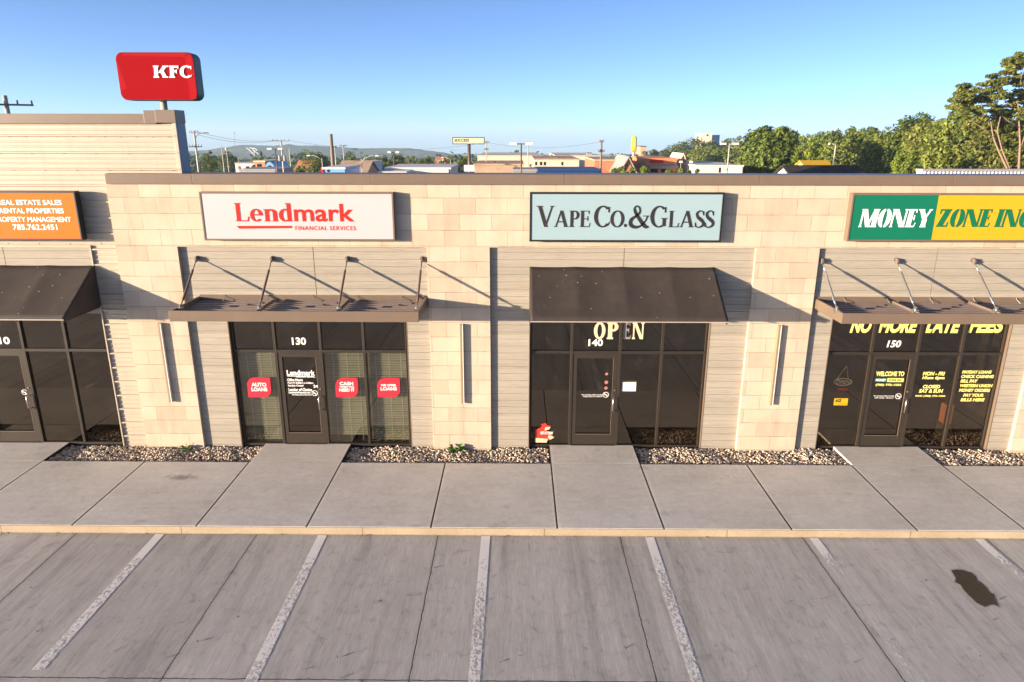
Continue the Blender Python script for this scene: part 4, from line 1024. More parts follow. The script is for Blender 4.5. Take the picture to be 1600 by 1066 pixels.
# ---- trees
def tree(label, px, ytop, wpx, Y, leaf, seed, lobes=26, n=3600, size=None, aspect=1.0, group='trees behind the shops', trunk=True, low=0.12, name='tree', cat='tree'):
    r = np.random.default_rng(seed)
    x = X_at(px, Y); zt = Z_at(ytop, Y); z0 = gz(Y); W = wpx/pxm(Y)/2; H = zt-z0
    o = thing(name, label, cat, (x, Y, z0), group)
    cz = z0+H*(.5+low/2); rz = H*(.5-low/2)
    size = size or max(.14, min(.42, W*.045)); n = int(n*1.45)
    cs = []; rs = []; ns = []
    for k in range(lobes):
        h = 1-2*((k+.5)/lobes)**0.9                       # from the top of the crown down
        rr = math.sqrt(max(0, 1-abs(h)**2.6)); a = k*2.39996+r.uniform(-.5, .5); q = r.uniform(.45, .95)*rr
        s = W*r.uniform(.24, .42)*(1 if h < .6 else .75)
        s = min(s, rz*.62)
        cs.append((x+math.cos(a)*q*(W-s*.7), Y+math.sin(a)*q*(W-s*.7)*.8, cz+h*(rz-s*.80)+r.uniform(-.05, .05)*rz)); rs.append((s, s, s*.85)); ns.append(int(n/lobes*r.uniform(.7, 1.4)))
    V, F, A = leaf_cloud(cs, rs, ns, size, seed)
    cr = raw('crown', V, F, M[leaf], parent=o, attr=A)
    b = MB(); b.tube([(x, Y, z0-.3), (x+.05*W, Y, z0+H*.25), (x, Y+.1, z0+H*.55), (x-.03*W, Y, z0+H*.8)], [.05*H*.6, .04*H*.6, .025*H*.6, .008*H], 8)
    for k in range(0, lobes, 2):
        c = cs[k]; h = r.uniform(.25, .5); b.tube([(x, Y, z0+H*h), ((x+c[0])/2, (Y+c[1])/2, (z0+H*h)*.4+c[2]*.6), c], [.012*H, .008*H, .003*H], 5)
    mesh('trunk', b, M['bark'], o, smooth=True)
    return o
TL = [
 # label, px, ytop, width, Y, leaf, seed, n
 ('dark tree beside the utility pole right of the tall ribbed wall', 324, 236, 30, 190, 'leaf_dark', 1, 2200),
 ('dark round tree between two thin pale poles', 355, 238, 40, 210, 'leaf_dark', 2, 2400),
 ('low bushy tree in front of the white building and the orange shop', 394, 257, 14, 130, 'leaf_mid', 3, 1200),
 ('bushy tree behind the curved street lamp left of the blue box building', 493, 236, 46, 150, 'leaf_dark', 4, 2800),
 ('low tree under the tiled pink house roof', 467, 259, 30, 140, 'leaf_mid', 41, 1500),
 ('round green tree right of the twin pale poles', 548, 241, 24, 190, 'leaf_mid', 5, 1700),
 ('tree standing at the left end of the long white building', 596, 243, 42, 150, 'leaf_mid', 6, 2600),
 ('tall tree directly behind the twin-headed lamp', 619, 238, 36, 160, 'leaf_dark', 7, 2400),
 ('yellowish tree behind the middle of the long white building', 641, 243, 26, 220, 'leaf_olive', 8, 1800),
 ('dark tree behind the right half of the long white building', 666, 244, 36, 180, 'leaf_dark', 9, 2400),
 ('green tree at the right end of the long white building', 700, 243, 34, 170, 'leaf_mid', 10, 2400),
 ('dark tree left of the pole of the tall cream sign', 724, 243, 34, 150, 'leaf_dark', 11, 2600),
 ('small dark round tree left of the windowed cream building', 831, 253, 14, 150, 'leaf_dark', 12, 1000),
 ('dark tree far behind the brick shop gables', 962, 241, 26, 330, 'leaf_dark', 13, 1500),
 ('sparse brownish tree between the brick gable and the orange shop', 1003, 234, 34, 150, 'leaf_olive', 14, 900),
 ('blue-green tree at the left foot of the wooded rise', 1030, 231, 60, 330, 'leaf_blue', 15, 2200),
 ('dark tree on the wooded rise left of the stone tower', 1060, 221, 74, 340, 'leaf_dark', 16, 2800),
 ('tall dark tree just below the stone tower', 1084, 212, 74, 330, 'leaf_blue', 17, 3000),
 ('bright tree on the wooded rise below the stone tower', 1104, 224, 66, 300, 'leaf_mid', 18, 2800),
 ('tree right of the stone tower on the skyline', 1124, 214, 60, 340, 'leaf_dark', 19, 2600),
 ('round skyline tree above the twin-headed lamp on the right', 1146, 210, 44, 330, 'leaf_dark', 20, 2000),
 ('mid-green tree behind the twin-headed lamp on the right', 1140, 228, 84, 250, 'leaf_mid', 21, 3000),
 ('olive tree at the top of the rise left of the big round tree', 1170, 214, 56, 300, 'leaf_olive', 22, 2200),
 ('big round dense tree above the end of the pale low building', 1208, 194, 116, 105, 'leaf_dark', 23, 8500),
 ('bright yellow-green small tree right of the big round tree', 1262, 207, 52, 100, 'leaf_light', 24, 3000),
 ('dark tree rising behind the bright yellow-green tree', 1272, 203, 70, 150, 'leaf_dark', 25, 3000),
 ('dense tree behind the dark shingled roof', 1318, 198, 92, 135, 'leaf_mid', 26, 4800),
 ('dark skyline tree just right of the street lamp above the shingled roof', 1352, 196, 84, 150, 'leaf_dark', 27, 4200),
 ('rounded mid-green tree right of the shingled roof', 1384, 200, 92, 115, 'leaf_mid', 28, 5200),
 ('dark-topped tree with wispy skyline sprays', 1420, 172, 100, 110, 'leaf_dark', 29, 5200),
 ('yellowish tree left above the white ribbed metal roof', 1454, 184, 96, 100, 'leaf_olive', 30, 5400),
 ('broad green tree above the white ribbed metal roof', 1492, 168, 110, 95, 'leaf_mid', 31, 6200),
 ('low bright shrubby tree left of the white ribbed metal roof', 1420, 232, 56, 85, 'leaf_light', 32, 3600),
 ('dense dark tree at the foot of the tall open tree', 1545, 190, 110, 92, 'leaf_olive', 33, 5400),
 ('dark tree at the right edge below the tall open tree', 1602, 175, 110, 95, 'leaf_dark', 34, 4800),
]
for lab, px, yt, wd, Y, lf, sd, n in TL: tree(lab, px, yt, wd, Y, lf, sd, n=n, lobes=max(12, min(46, n//110)))
# shrubs along the roofline
for lab, px, yt, wd, Y, lf, sd in (('bright green clipped shrub in front of the red brick shop', 968, 257, 46, 75, 'leaf_light', 51), ('bright green shrub left of the orange shop windows', 1000, 256, 48, 75, 'leaf_light', 52), ('low bright green hedge under the small lamp posts', 1058, 261, 46, 80, 'leaf_light', 53), ('low green hedge beside the pale building', 1086, 262, 36, 82, 'leaf_mid', 54)):
    tree(lab, px, yt, wd, Y, lf, sd, n=1500, lobes=16, name='shrub', cat='shrub', group='shrubs behind the parapet', low=0.0)
# tall open tree with bare pale limbs
def open_tree():
    Y = 78; x0 = X_at(1572, Y); z0 = gz(Y); o = thing('tree', 'tall open tree with bare leaning trunks and layered sprays at the right edge', 'tree', (x0, Y, z0), 'trees behind the shops')
    P = lambda px, py, dy=0: at(px, py, Y+dy)
    L = [(1500, 150, 0, 22, 7), (1520, 138, 1, 26, 9), (1548, 135, -1, 26, 9), (1496, 165, 1, 16, 5), (1535, 152, 2, 24, 8), (1562, 122, 0, 22, 8), (1580, 108, 1, 22, 9), (1600, 96, -1, 26, 10), (1590, 125, 2, 26, 9), (1615, 120, 0, 30, 12), (1570, 145, -1, 24, 8), (1600, 150, 1, 28, 9), (1545, 168, 0, 24, 7), (1570, 172, 2, 22, 8), (1635, 140, 0, 34, 14), (1640, 100, 1, 30, 13), (1520, 172, -2, 22, 7), (1610, 175, -2, 24, 8), (1595, 86, 0, 14, 5), (1578, 96, 0, 12, 5)]
    L += [(1535, 215, 3, 26, 12), (1565, 215, 4, 28, 12), (1600, 225, 4, 28, 12), (1620, 180, 3, 26, 12), (1520, 190, 3, 20, 9), (1555, 200, 3, 24, 11), (1560, 185, 2, 26, 11), (1590, 200, 2, 26, 12), (1540, 190, 3, 22, 10), (1615, 150, 2, 28, 14), (1625, 195, 3, 30, 14), (1510, 160, 2, 18, 7), (1585, 160, 2, 24, 10)]
    k = 1/pxm(Y); cs = []; rs = []; ns = []
    for px, py, dy, w_, h in L:
        r = np.random.default_rng(px*7+py)
        for j in range(14):                       # feathery sprays that droop outwards
            u = r.uniform(-1, 1); c = P(px+u*w_*.85, py+r.uniform(-.9, .9)*h+abs(u)*h*.5, dy+r.uniform(-1.5, 1.5)); q = w_*k*r.uniform(.22, .42)
            cs.append(c); rs.append((q, q*.8, h*k*r.uniform(.20, .40))); ns.append(85)
    V, F, A = leaf_cloud(cs, rs, ns, .15, 77, up=.6); raw('crown', V, F, M['leaf_olive'], parent=o, attr=A)
    t = MB()
    def limb(pts, r0, r1):
        q = [P(*p) for p in pts]; n = len(q); t.tube(q, [.68*(r0+(r1-r0)*i/(n-1)) for i in range(n)], 7)
    limb([(1580, 300), (1573, 262), (1560, 235), (1552, 215), (1548, 190), (1530, 160)], .26, .05)
    limb([(1580, 300), (1577, 262), (1566, 235), (1558, 205), (1565, 175), (1572, 140)], .20, .04)
    limb([(1592, 300), (1592, 262), (1594, 225), (1592, 185), (1590, 150), (1600, 100)], .26, .04)
    limb([(1594, 235), (1605, 200), (1625, 160), (1635, 130)], .12, .03); limb([(1552, 215), (1540, 203), (1515, 188)], .09, .03); limb([(1592, 190), (1580, 165), (1562, 150), (1545, 140)], .09, .02)
    limb([(1593, 200), (1570, 185), (1555, 168), (1520, 150), (1500, 152)], .10, .02); limb([(1548, 232), (1530, 225), (1516, 220)], .05, .02)
    mesh('trunk', t, simple('pale_bark', (.25, .17, .11), .85, var=.25, scale=6), o, smooth=True)
open_tree()

# ---- poles, lamps, signs
def pole_thing(name, label, cat, px, yt, Y, r, mat, group=None, lean=0.0):
    x = X_at(px, Y, yt); z0 = gz(Y); z1 = Z_at(yt, Y); o = thing(name, label, cat, (x, Y, z0), group)
    b = MB(); b.tube([(x-lean, Y, z0-.2), (x, Y, z1)], [r*1.15, r*.85], 10); mesh('pole', b, mat, o, smooth=True); return o, x, z1
def utility_pole(label, px, yt, Y, arms, mat='wood', r=.15, extras=True):
    o, x, z1 = pole_thing('utility_pole', label, 'utility pole', px, yt, Y, r, M[mat], 'utility poles beyond the roof')
    for dz, hw, ang in arms:
        b = MB(); c = math.cos(ang)*hw; s = math.sin(ang)*hw; b.tube([(x-c, Y-.12-s, z1-dz), (x+c, Y-.12+s, z1-dz)], .075, 4); k = mesh('crossarm', b, M['wood'], o)
        for f in (-.95, -.45, .45, .95): i_ = MB(); i_.tube([(x+c*f, Y-.12+s*f, z1-dz+.06), (x+c*f, Y-.12+s*f, z1-dz+.28)], .05, 6); mesh('insulator', i_, M['darkpole'], k)
    return o, x, z1
def lamp(label, px, yt, Y, arm_px, heads=2, mat='darkpole', r=.09, hm='whitewall'):
    o, x, z1 = pole_thing('street_lamp', label, 'street lamp', px, yt, Y, r, M[mat], 'lamps beyond the roof')
    L_ = arm_px/pxm(Y)
    for s in ((-1, 1) if heads == 2 else (heads,)):
        if heads == 2:
            b = MB(); b.box(x+s*.05, x+s*L_*.35, Y-.05, Y+.05, z1-.12, z1-.02) if s > 0 else b.box(x-L_*.35, x-.05, Y-.05, Y+.05, z1-.12, z1-.02); mesh('arm', b, M[mat], o)
            a, c = sorted((x+s*L_*.35, x+s*L_)); b = MB(); b.prism([(a, z1-.14), (c, z1-.14), (c-.05, z1+.10), (a+.05, z1+.10)], Y-.22, Y+.22); mesh('lamp_head', b, M[hm], o, bevel=.02)
        else:
            b = MB(); b.tube([(x, Y, z1-.15*L_), (x+s*L_*.3, Y, z1+.10*L_), (x+s*L_*.65, Y, z1+.20*L_), (x+s*L_, Y, z1+.2*L_)], .05, 6); mesh('arm', b, M[mat], o, smooth=True)
            a, c = sorted((x+s*L_*.88, x+s*L_*1.12)); b = MB(); b.box(a, c, Y-.14, Y+.14, z1+.2*L_-.10, z1+.2*L_+.07); mesh('lamp_head', b, M[hm], o, bevel=.03)
    return o, x, z1
PA = utility_pole('utility pole with a crossarm standing behind the tall ribbed unit', 7, 150, 32, [(.55, 1.5, .5)], 'palepole', .16)
PB = utility_pole('utility pole with a bracket lamp just right of the tall ribbed wall', 303, 205, 75, [(.25, .55, 0), (1.9, .75, .4)], 'palepole', .13)
x_, z_ = PB[1], PB[2]; b = MB(); b.tube([(x_, 75, z_-.9), (x_+.55, 75, z_-.35), (x_+1.5, 75, z_-.22)], .04, 6); b.box(x_+1.2, x_+1.75, 74.88, 75.12, z_-.32, z_-.2); mesh('bracket_lamp', b, M['darkpole'], PB[0])
PC = utility_pole('pale utility pole with a long crossarm behind the twin-headed lamp', 439, 219, 95, [(.18, 1.3, 0), (1.2, .5, 0)], 'palepole', .13)
for s in (-.38, .38): b = MB(); b.tube([(PC[1]+s, 94.8, PC[2]-3.1), (PC[1]+s, 94.8, PC[2]-2.3)], .2, 10); mesh('transformer', b, M['roofgrey'], PC[0])
PD = utility_pole('thick brown wooden pole without any crossarm', 517, 210, 80, [], 'wood', .24)
PE = utility_pole('slim pale utility pole left of the twin pair', 523, 228, 130, [(.3, .5, .9)], 'palepole', .10)
PF = utility_pole('pale utility pole with angled crossarms in the twin pair', 536, 227, 130, [(.2, .8, .7)], 'palepole', .11)
PG = utility_pole('utility pole right of the tall cream sign', 760, 221, 110, [(.25, .45, 0), (1.4, .35, 0)], 'palepole', .10)
PH = utility_pole('utility pole partly hidden by the dark twin-headed lamp', 825, 222, 140, [(.2, .5, 0)], 'palepole', .10)
PI_ = utility_pole('stout utility pole in front of the red brick shop', 940, 220, 80, [(.15, .25, 0), (1.35, .42, .3)], 'wood', .15)
for lab, px, yt, Y in (('thin pale pole left of the two dark trees', 346, 228, 120), ('short thin pale pole under the hill figures', 452, 232, 120), ('slender pale mast among the trees near the hill foot', 855-483, 246, 150)):
    pole_thing('light_pole', lab, 'pole', px, yt, Y, .09, M['palepole'], 'thin poles beyond the roof')
o, x, z1 = pole_thing('light_pole', 'thin pole topped by a white globe lamp', 'pole', 354, 235, 120, .08, M['palepole'], 'thin poles beyond the roof')
b = MB(); b.tube([(x, 120, z1-.1), (x, 120, z1+.12), (x, 120, z1+.3), (x, 120, z1+.42)], [.12, .27, .25, .1], 10); mesh('globe', b, M['whitewall'], o, smooth=True)
lamp('twin-headed parking lot lamp left of the pale utility pole', 430, 233, 90, 12, 2)
lamp('curved-arm street lamp at the left of the blue box building', 503, 248, 100, 20, -1, 'palepole', .08)
lamp('curved-arm street lamp right of the blue box building', 565, 249, 100, 24, 1, 'palepole', .08)
lamp('twin-headed lamp above the left part of the long white building', 615, 238, 85, 9, 2)
lamp('small street lamp behind the middle of the long white building', 684, 252, 110, 8, 1, 'palepole', .06)
lamp('street lamp at the right end of the long white building', 704, 249, 95, 12, -1, 'palepole', .06)
lamp('dark twin-headed lamp in front of the tan brick building', 814.5, 224, 62, 18, 2)
lamp('twin-headed lamp on the right in front of the wooded rise', 1140, 224, 75, 14, 2, 'palepole')
lamp('single-headed lamp post above the dark shingled roof', 1306, 226, 60, 10, -1, 'palepole', .08)
for px, lab in ((1064, 'small post lamp in the hedge left of its neighbour'), (1080, 'small post lamp in the hedge beside the pale building')):
    o, x, z1 = pole_thing('post_lamp', lab, 'lamp post', px, 254, 85, .05, M['palepole'], 'small post lamps')
    b = MB(); b.prism([(x-.22, z1), (x+.22, z1), (x+.14, z1+.26), (x-.14, z1+.26)], 84.8, 85.2); mesh('lamp_head', b, M['whitewall'], o)
# wires
def wire(label, p, q, sag, r=.022):
    p = np.array(p); q = np.array(q); b = MB(); b.tube([p+(q-p)*t-np.array([0, 0, sag*4*t*(1-t)]) for t in np.linspace(0, 1, 18)], r, 4)
    tag(mesh('power_line', b, M['black'], loc=p), label, 'power line', 'power lines beyond the roof')
wire('upper power line between the ribbed wall pole and the pale pole', (PB[1]+.3, 75, PB[2]-.1), (PC[1]-1.0, 95, PC[2]-.1), .5)
wire('lower power line between the ribbed wall pole and the pale pole', (PB[1]+.5, 75, PB[2]-.5), (PC[1]-.6, 95, PC[2]-.1), .6)
wire('power line running from the pale pole past the brown wooden pole', (PC[1]+1.1, 95, PC[2]-.1), (PG[1]-.3, 110, PG[2]-.2), 1.3, .018)
wire('power line from the pole by the cream sign towards the stout pole', (PG[1]+.4, 110, PG[2]-.2), (PI_[1]-.2, 80, PI_[2]-.15), .8, .018)
# fried chicken restaurant pole sign: red rounded cabinet
Y = 31.0; k = 1/pxm(Y)
p00 = at(180, 157, Y); p11 = at(303, 81, Y); x0 = at(181, 90, Y)[0]; x1 = at(306, 150, Y)[0]; xa = (at(180, 100, Y)[0]+at(190, 150, Y)[0])/2
z0, z1 = at(240, 157, Y)[2], at(240, 81.5, Y)[2]; x0 = xa; x1 = (at(302, 90, Y)[0]+at(309, 145, Y)[0])/2
o = thing('pole_sign', 'red rounded pole sign with white KFC letters above the tall ribbed unit', 'sign', ((x0+x1)/2, Y, gz(Y)))
def rrect(x0, x1, z0, z1, r):
    P = []
    for cx, cz, a in ((x1-r, z0+r, -90), (x1-r, z1-r, 0), (x0+r, z1-r, 90), (x0+r, z0+r, 180)):
        for i in range(7): t = R(a+90*i/6); P.append((cx+r*math.cos(t), cz+r*math.sin(t)))
    return P
b = MB(); b.prism(rrect(x0, x1, z0, z1, .42), Y, Y+.95); mesh('cabinet', b, M['teal'], o, bevel=.03)  # cabinet coloured as its shaded side
b = MB(); b.prism(rrect(x0+.03, x1-.03, z0+.03, z1-.03, .40), Y-.02, Y-.001); mesh('sign_panel', b, M['signred'], o)
# lighter bevelled facets of the red panel
m_f = simple('light_red_sign_face', (.33, .008, .012), .8, 0, .05, var=.05)
b = MB(); b.add([(x1-.50, Y-.024, z0+.04), (x1-.13, Y-.024, z0+.10), (x1-.035, Y-.024, z0+.45), (x1-.035, Y-.024, z1-.45), (x1-.15, Y-.024, z1-.10), (x1-.50, Y-.024, z1-.28)], [tuple(range(6))])
b.add([(x0+.05, Y-.024, z0+.5), (x0+.45, Y-.024, z0+.72), (x0+.12, Y-.024, z1-.5), (x0+.04, Y-.024, z1-.6)], [(0, 1, 2, 3)])
b.add([(x0+.5, Y-.024, z1-.20), (x1-.5, Y-.024, z1-.28), (x1-.4, Y-.024, z1-.05), (x0+.5, Y-.024, z1-.05)], [(0, 1, 2, 3)])
mesh('facet', b, m_f, o, fix=False)
b = MB(); q0, q1, q2, q3 = fitpx(239, 300, 102.5, 122, Y-.03)
serif_text(b, [('K', 1), ('F', 1), ('C', 1)], q0, q1, q2, q3, Y-.03, dict(T=.25, t=.13, s=.11, o=.06), track=.02, depth=.03, shear=.06); mesh('lettering', b, M['white'], o)
b = MB(); xp = at(256, 165, Y+.5)[0]; b.tube([(xp, Y+.5, gz(Y)), (xp, Y+.5, z0+.1)], .20, 14); mesh('pole', b, M['palepole'], o, smooth=True)
# tall cream sign
Y = 118; x0, x1, z0, z1 = fitpx(707, 757, 214.5, 225.5, Y)
o = thing('pole_sign', 'long cream sign reading SUCCESS on a tall dark pole', 'sign', (X_at(733, Y), Y, gz(Y)))
b = MB(); b.box(x0, x1, Y, Y+.5, z0, z1); mesh('cabinet', b, M['brownblack'], o); b = MB(); b.box(x0+.14, x1-.14, Y-.03, Y-.002, z0+.14, z1-.14); mesh('sign_panel', b, M['cream'], o)
b = MB(); px_text(b, 'SUCCESS', 709.5, 733, 217, 221.8, Y-.05, bold=.03, shear=.2); mesh('lettering', b, M['brownblack'], o)
b = MB(); b.tube([(X_at(733, Y), Y+.25, gz(Y)), (X_at(733, Y), Y+.25, z0)], .30, 12); mesh('pole', b, M['darkpole'], o, smooth=True)
x0, x1, z0, z1 = fitpx(725, 741, 258, 268, Y-2); b = MB(); b.box(x0, x1, Y-2, Y-1.6, z0, z1); o2 = thing('sign_board', 'small white sign board at the foot of the tall cream sign', 'sign', ((x0+x1)/2, Y-2, gz(Y))); mesh('board', b, M['whitewall'], o2)
b = MB(); b.tube([(x0+.4, Y-1.8, gz(Y)), (x0+.4, Y-1.8, z0)], .08, 6); b.tube([(x1-.4, Y-1.8, gz(Y)), (x1-.4, Y-1.8, z0)], .08, 6); mesh('posts', b, M['darkpole'], o2)
# yellow double arch on a pole, seen edge on
Y = 150; xx = X_at(990.5, Y); za, zb = Z_at(215, Y), Z_at(234, Y); hw = .62
o = thing('arch_sign', 'bright yellow double-arch pole sign seen nearly edge on', 'sign', (xx, Y, gz(Y)))
for j in range(2):
    b = MB(); pts = []
    for i in range(13):
        t = -1+2*i/12; pts.append((xx+(.55*(1-abs(t)**2.2)-.3)*.0+.02*j, Y+j*1.5+t*.75, zb+(za-zb)*(1-abs(t)**2.2)))
    b.tube(pts, .40, 8); mesh('arch', b, M['archyellow'], o, smooth=True)
b = MB(); b.box(xx-.45, xx+.45, Y-.9, Y+2.4, zb-.5, zb); mesh('base_box', b, M['orangewall'], o); b = MB(); b.tube([(xx, Y+.7, gz(Y)), (xx, Y+.7, zb-.5)], .28, 10); mesh('pole', b, M['palepole'], o)

# ---- buildings
def building(label, px0, px1, yt, Y, depth, wall, roof='roofgrey', windows=(), kind='flat', over=.15, yb=None, wmat='darkglass', group=None, name='building', doors=()):
    x0, x1 = X_at(px0, Y), X_at(px1, Y); z0, z1 = gz(Y)-.5, Z_at(yt, Y)
    o = thing(name, label, 'building', ((x0+x1)/2, Y, z0), group)
    if kind == 'flat':
        b = MB(); b.box(x0, x1, Y, Y+depth, z0, z1-.25); mesh('wall', b, M[wall], o)
        b = MB(); b.box(x0-over, x1+over, Y-over, Y+depth+over, z1-.249, z1); mesh('roof', b, M[roof], o, bevel=.03)
    elif kind == 'gable_x':     # ridge parallel to X
        ze = z0+(z1-z0)*.62
        b = MB(); b.box(x0, x1, Y, Y+depth, z0, ze); b.xprism([(Y, ze+.001), (Y+depth, ze+.001), (Y+depth/2, z1-.1)], x0+.02, x1-.02); mesh('wall', b, M[wall], o)
        b = MB(); b.xprism([(Y-.4, ze-.15), (Y+depth/2, z1), (Y+depth+.4, ze-.15), (Y+depth+.4, ze-.30), (Y+depth/2, z1-.18), (Y-.4, ze-.30)], x0-.3, x1+.3); mesh('roof', b, M[roof], o)
    elif kind == 'gable_y':     # gable end faces the camera
        ze = z0+(z1-z0)*.62; xm = (x0+x1)/2
        b = MB(); b.prism([(x0, z0), (x1, z0), (x1, ze), (xm, z1-.15), (x0, ze)], Y, Y+depth); mesh('wall', b, M[wall], o)
        b = MB(); b.prism([(x0-.5, ze-.3), (x0-.5, ze-.05), (xm, z1+.2), (x1+.5, ze-.05), (x1+.5, ze-.3), (xm, z1-.1)], Y-.4, Y+depth+.3); mesh('roof', b, M[roof], o)
    for a, c, t, d in windows:
        p, q, r0, r1 = fitpx(a, c, t, d, Y); b = MB(); b.box(p, q, Y-.04, Y+.05, r0, r1); f = mesh('window', b, M['frame'], o)
        b = MB(); b.box(p+.06, q-.06, Y-.05, Y-.041, r0+.06, r1-.06); mesh('pane', b, M[wmat], f)
    return o
building('low white building beyond the dark round trees', 366, 398, 255, 170, 14, 'whitewall', windows=((372, 376, 260, 264), (384, 390, 260, 264)))
o = building('small orange and red fronted shop beside the blue arch', 396, 413, 252, 150, 12, 'orangewall', 'cream', windows=((402, 409, 256, 266),)); 
# blue curved wash tunnel
Y = 125; x0, x1 = X_at(411, Y), X_at(429, Y); zt = Z_at(254, Y); zb = gz(Y); o = thing('arched_shelter', 'light blue barrel-roofed shelter beside the twin-headed lamp', 'shelter', ((x0+x1)/2, Y, zb))
b = MB(); P = [(x0, zb)]+[((x0+x1)/2-(x1-x0)/2*math.cos(R(180*i/14)), zb+(zt-zb)*.55+(zt-zb)*.45*math.sin(R(180*i/14))) for i in range(15)]+[(x1, zb)]
Q = [((x0+x1)/2+(p[0]-(x0+x1)/2)*.82, zb+(p[1]-zb)*.88) for p in P][::-1]
b.prism(P+Q, Y, Y+9); mesh('roof', b, M['bluewall'], o); b = MB(); b.box(x0+.4, x1-.4, Y+6, Y+6.2, zb, zb+(zt-zb)*.6); mesh('back_wall', b, M['darkglass'], o)
building('low grey shed roof in front of the orange shop', 372, 428, 265, 100, 9, 'roofgrey', 'roofgrey')
building('house with a pink tiled roof among trees', 459, 482, 252, 170, 10, 'creamwall', 'orangewall', kind='gable_x', windows=((466, 470, 259, 263),))
o = building('light blue box building with a red end panel just behind the parapet', 504, 537, 262, 70, 8, 'bluewall', 'whitewall')
b = MB(); x0 = X_at(500, 70); b.box(x0, X_at(503.8, 70), 69.9, 70.5, gz(70), Z_at(262.5, 70)); mesh('end_panel', b, M['lred'], o)
b = MB(); b.tube([at(512, 264.5, 69.95), at(511, 266.5, 69.95), at(512.5, 268, 69.95)], .10, 6); mesh('emblem', b, M['teal'], o)
building('tan gabled building behind the twin pale poles', 524, 570, 253, 120, 12, 'tanbrick', 'tanbrick', kind='gable_x')
building('blue-grey building beside the curved-arm lamp', 566, 582, 253, 135, 10, 'bluewall', 'creamwall', windows=((569, 573, 259, 265), (575, 579, 259, 265)))
building('long low white building left of the tall cream sign', 602, 703, 262, 80, 12, 'whitewall', 'whitewall', windows=((701, 702.5, 264, 271),))
building('small flat pale roof in front of the long white building', 592, 633, 268.5, 72, 5, 'roofgrey', 'whitewall')
building('house with a red roof far behind the long white building', 679, 696, 246, 260, 10, 'creamwall', 'brick', kind='gable_x')
building('tan brick building with a stepped top right of the tall cream sign', 741, 817, 256, 100, 16, 'tanbrick', 'tanbrick', windows=((772, 774, 252, 254),))
building('long cream flat-roofed store behind the tan brick building', 746, 845, 243, 190, 40, 'creamwall', 'creamwall', windows=((798, 801, 252, 254.5), (804, 807, 252, 254.5)))
building('cream building with small dark windows behind the blue roof', 835, 905, 248, 140, 25, 'creamwall', 'tanbrick', windows=((836, 839, 253, 258.5), (843.5, 847, 253, 258.5), (849.5, 853, 253, 258.5), (877, 880, 253, 258.5)))
building('large pale flat-roofed store left of the stout utility pole', 868, 940, 243, 200, 40, 'creamwall', 'creamwall')
building('grey metal roof unit box left of the dark blue roof', 803, 838, 264.5, 66, 5, 'roofgrey', 'roofgrey')
building('long dark blue roofed building just behind the parapet', 838, 938, 264.5, 76, 8, 'blueroof', 'blueroof')
building('tan and red brick shop behind the stout utility pole', 930, 972, 249, 105, 18, 'brick', 'tanbrick')
building('red brick gabled shop behind the bright shrubs', 972, 992, 246, 95, 12, 'brick', 'roofgrey', kind='gable_y')
building('dark shingled roof house right of the red brick gable', 988, 1012, 246, 110, 12, 'brick', 'shingle', kind='gable_x')
o = building('orange fronted shop with a red logo bar', 1010, 1058, 247, 100, 14, 'orangewall', 'orangewall', windows=((1017, 1028, 264, 270), (1033, 1040, 264, 270)))
b = MB(); x0, x1, z0, z1 = fitpx(1013, 1037, 250, 254.5, 100); b.prism([(x0, (z0+z1)/2), (x0+.5, z0), (x1-.2, z0), (x1, (z0+z1)/2), (x1-.3, z1), (x0+.4, z1)], 99.9, 99.99); mesh('logo_bar', b, M['lred'], o, bevel=.02)
b = MB(); x0, x1, z0, z1 = fitpx(1014, 1058, 259, 263, 99.4); b.box(x0, x1, 98.6, 99.9, z0, z1); mesh('entrance_canopy', b, M['roofgrey'], o)
building('small gabled porch at the right end of the orange shop', 1058, 1076, 241, 105, 8, 'orangewall', 'creamwall', kind='gable_y')
building('pale low building below the wooded rise', 1090, 1162, 257.5, 95, 16, 'whitewall', 'whitewall', windows=((1123, 1126, 262, 270),))
building('brown square tower block beyond the double-arch sign', 1000, 1009, 228, 230, 8, 'tanbrick', 'darkpole')
o = building('pale stone tower rising out of the treetops', 1093, 1110, 208, 420, 14, 'creamwall', 'creamwall', windows=((1104, 1107, 210, 213),), name='tower')
building('lower blue-grey block right of the stone tower', 1113, 1122, 210.5, 430, 14, 'bluewall', 'bluewall')
building('house with a dark shingled gable roof just behind the parapet', 1256, 1372, 260, 55, 9, 'whitewall', 'shingle', kind='gable_x')
building('yellow-roofed building behind the dark shingled roof', 1276, 1315, 251.5, 85, 10, 'whitewall', 'yellow', kind='gable_x')
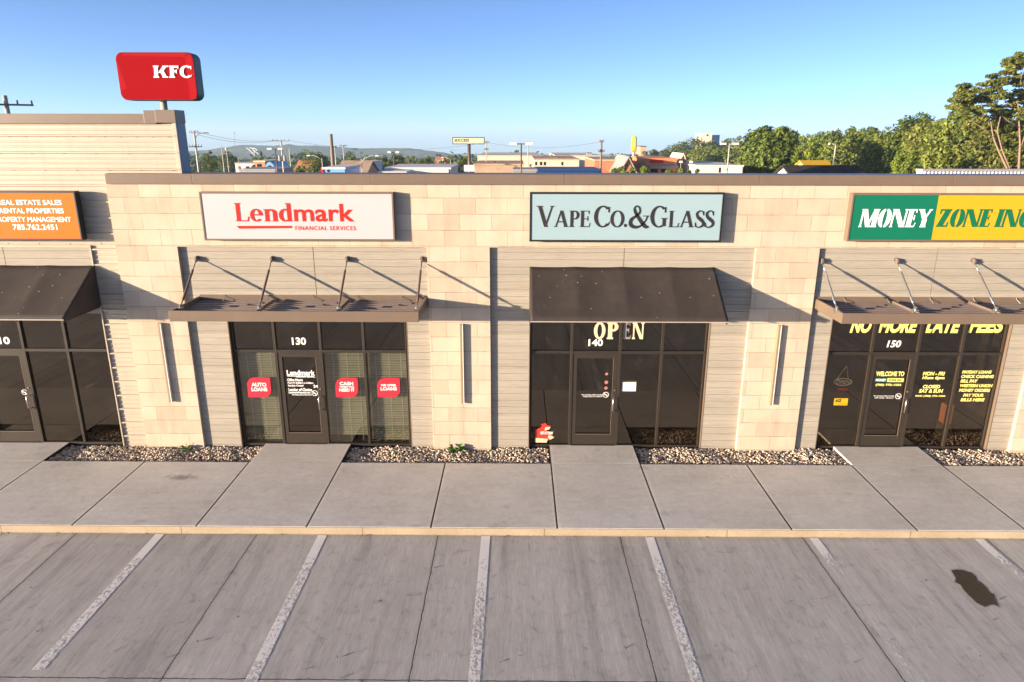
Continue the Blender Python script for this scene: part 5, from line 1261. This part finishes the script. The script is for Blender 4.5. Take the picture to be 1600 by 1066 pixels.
for lab, px, w_, py, Y in (('long low rooftop plant strip on the cream store', 783, 40, 241.6, 200), ('small rooftop unit above the windowed cream building', 866, 9, 244, 150), ('dark rooftop unit on the pale store left of the stout pole', 921, 8, 238.5, 210), ('second rooftop strip on the pale store', 878, 24, 241.5, 210)):
    p, q, r0, r1 = fitpx(px-w_/2, px+w_/2, py, py+4, Y); o = thing('rooftop_unit', lab, 'rooftop unit', ((p+q)/2, Y, r0), 'rooftop units far off'); b = MB(); b.box(p, q, Y, Y+2.5, r0, r1-.25); mesh('casing', b, M['roofgrey'], o); b = MB(); b.box(p+.1, q-.1, Y+.1, Y+2.4, r1-.249, r1); mesh('grille', b, M['darkpole'], o)
# white ribbed metal roof
Y = 24; x0, x1 = X_at(1445, Y), X_at(1640, Y); zt = Z_at(263, Y); o = thing('metal_shed', 'white ribbed metal shed with a grey roof edge at the right behind the parapet', 'shed', ((x0+x1)/2, Y, 0))
b = MB(); pts = []
n = int((x1-x0)/.19)
for i in range(n): a = x0+(x1-x0)*i/n; s = (x1-x0)/n; pts += [(a, Y), (a+s*.5, Y), (a+s*.62, Y-.05), (a+s*.88, Y-.05)]
pts.append((x1, Y)); m_ = len(pts)
b.add([(p[0], p[1], z) for z in (0, zt-.12) for p in pts], [(i, i+1, m_+i+1, m_+i) for i in range(m_-1)]); mesh('wall', b, M['whitemetal'], o, fix=False)
b = MB(); b.box(x0-.05, x1, Y-.10, Y+.6, zt-.12, zt); mesh('roof', b, M['roofgrey'], o, bevel=.02); b = MB(); b.box(x0, x1, Y+.06, Y+.55, 0, zt-.125); mesh('frame', b, M['whitemetal'], o)
# ---- air
b = MB(); b.box(-5300, 5300, -420, 4700, -112, 58)
hz = struct('haze', b, None, kind='stuff')
hm = bpy.data.materials.new('haze'); hm.use_nodes = True; ht = hm.node_tree; ht.nodes.clear()
pv = ht.nodes.new('ShaderNodeVolumePrincipled'); pv.inputs['Color'].default_value = (0.62, 0.82, 1.0, 1); pv.inputs['Density'].default_value = 0.00017; pv.inputs['Anisotropy'].default_value = 0.0
ho = ht.nodes.new('ShaderNodeOutputMaterial'); ht.links.new(pv.outputs[0], ho.inputs['Volume'])
hz.data.materials.clear(); hz.data.materials.append(hm)
tag(hz, 'pale blue morning haze over the valley', 'haze')
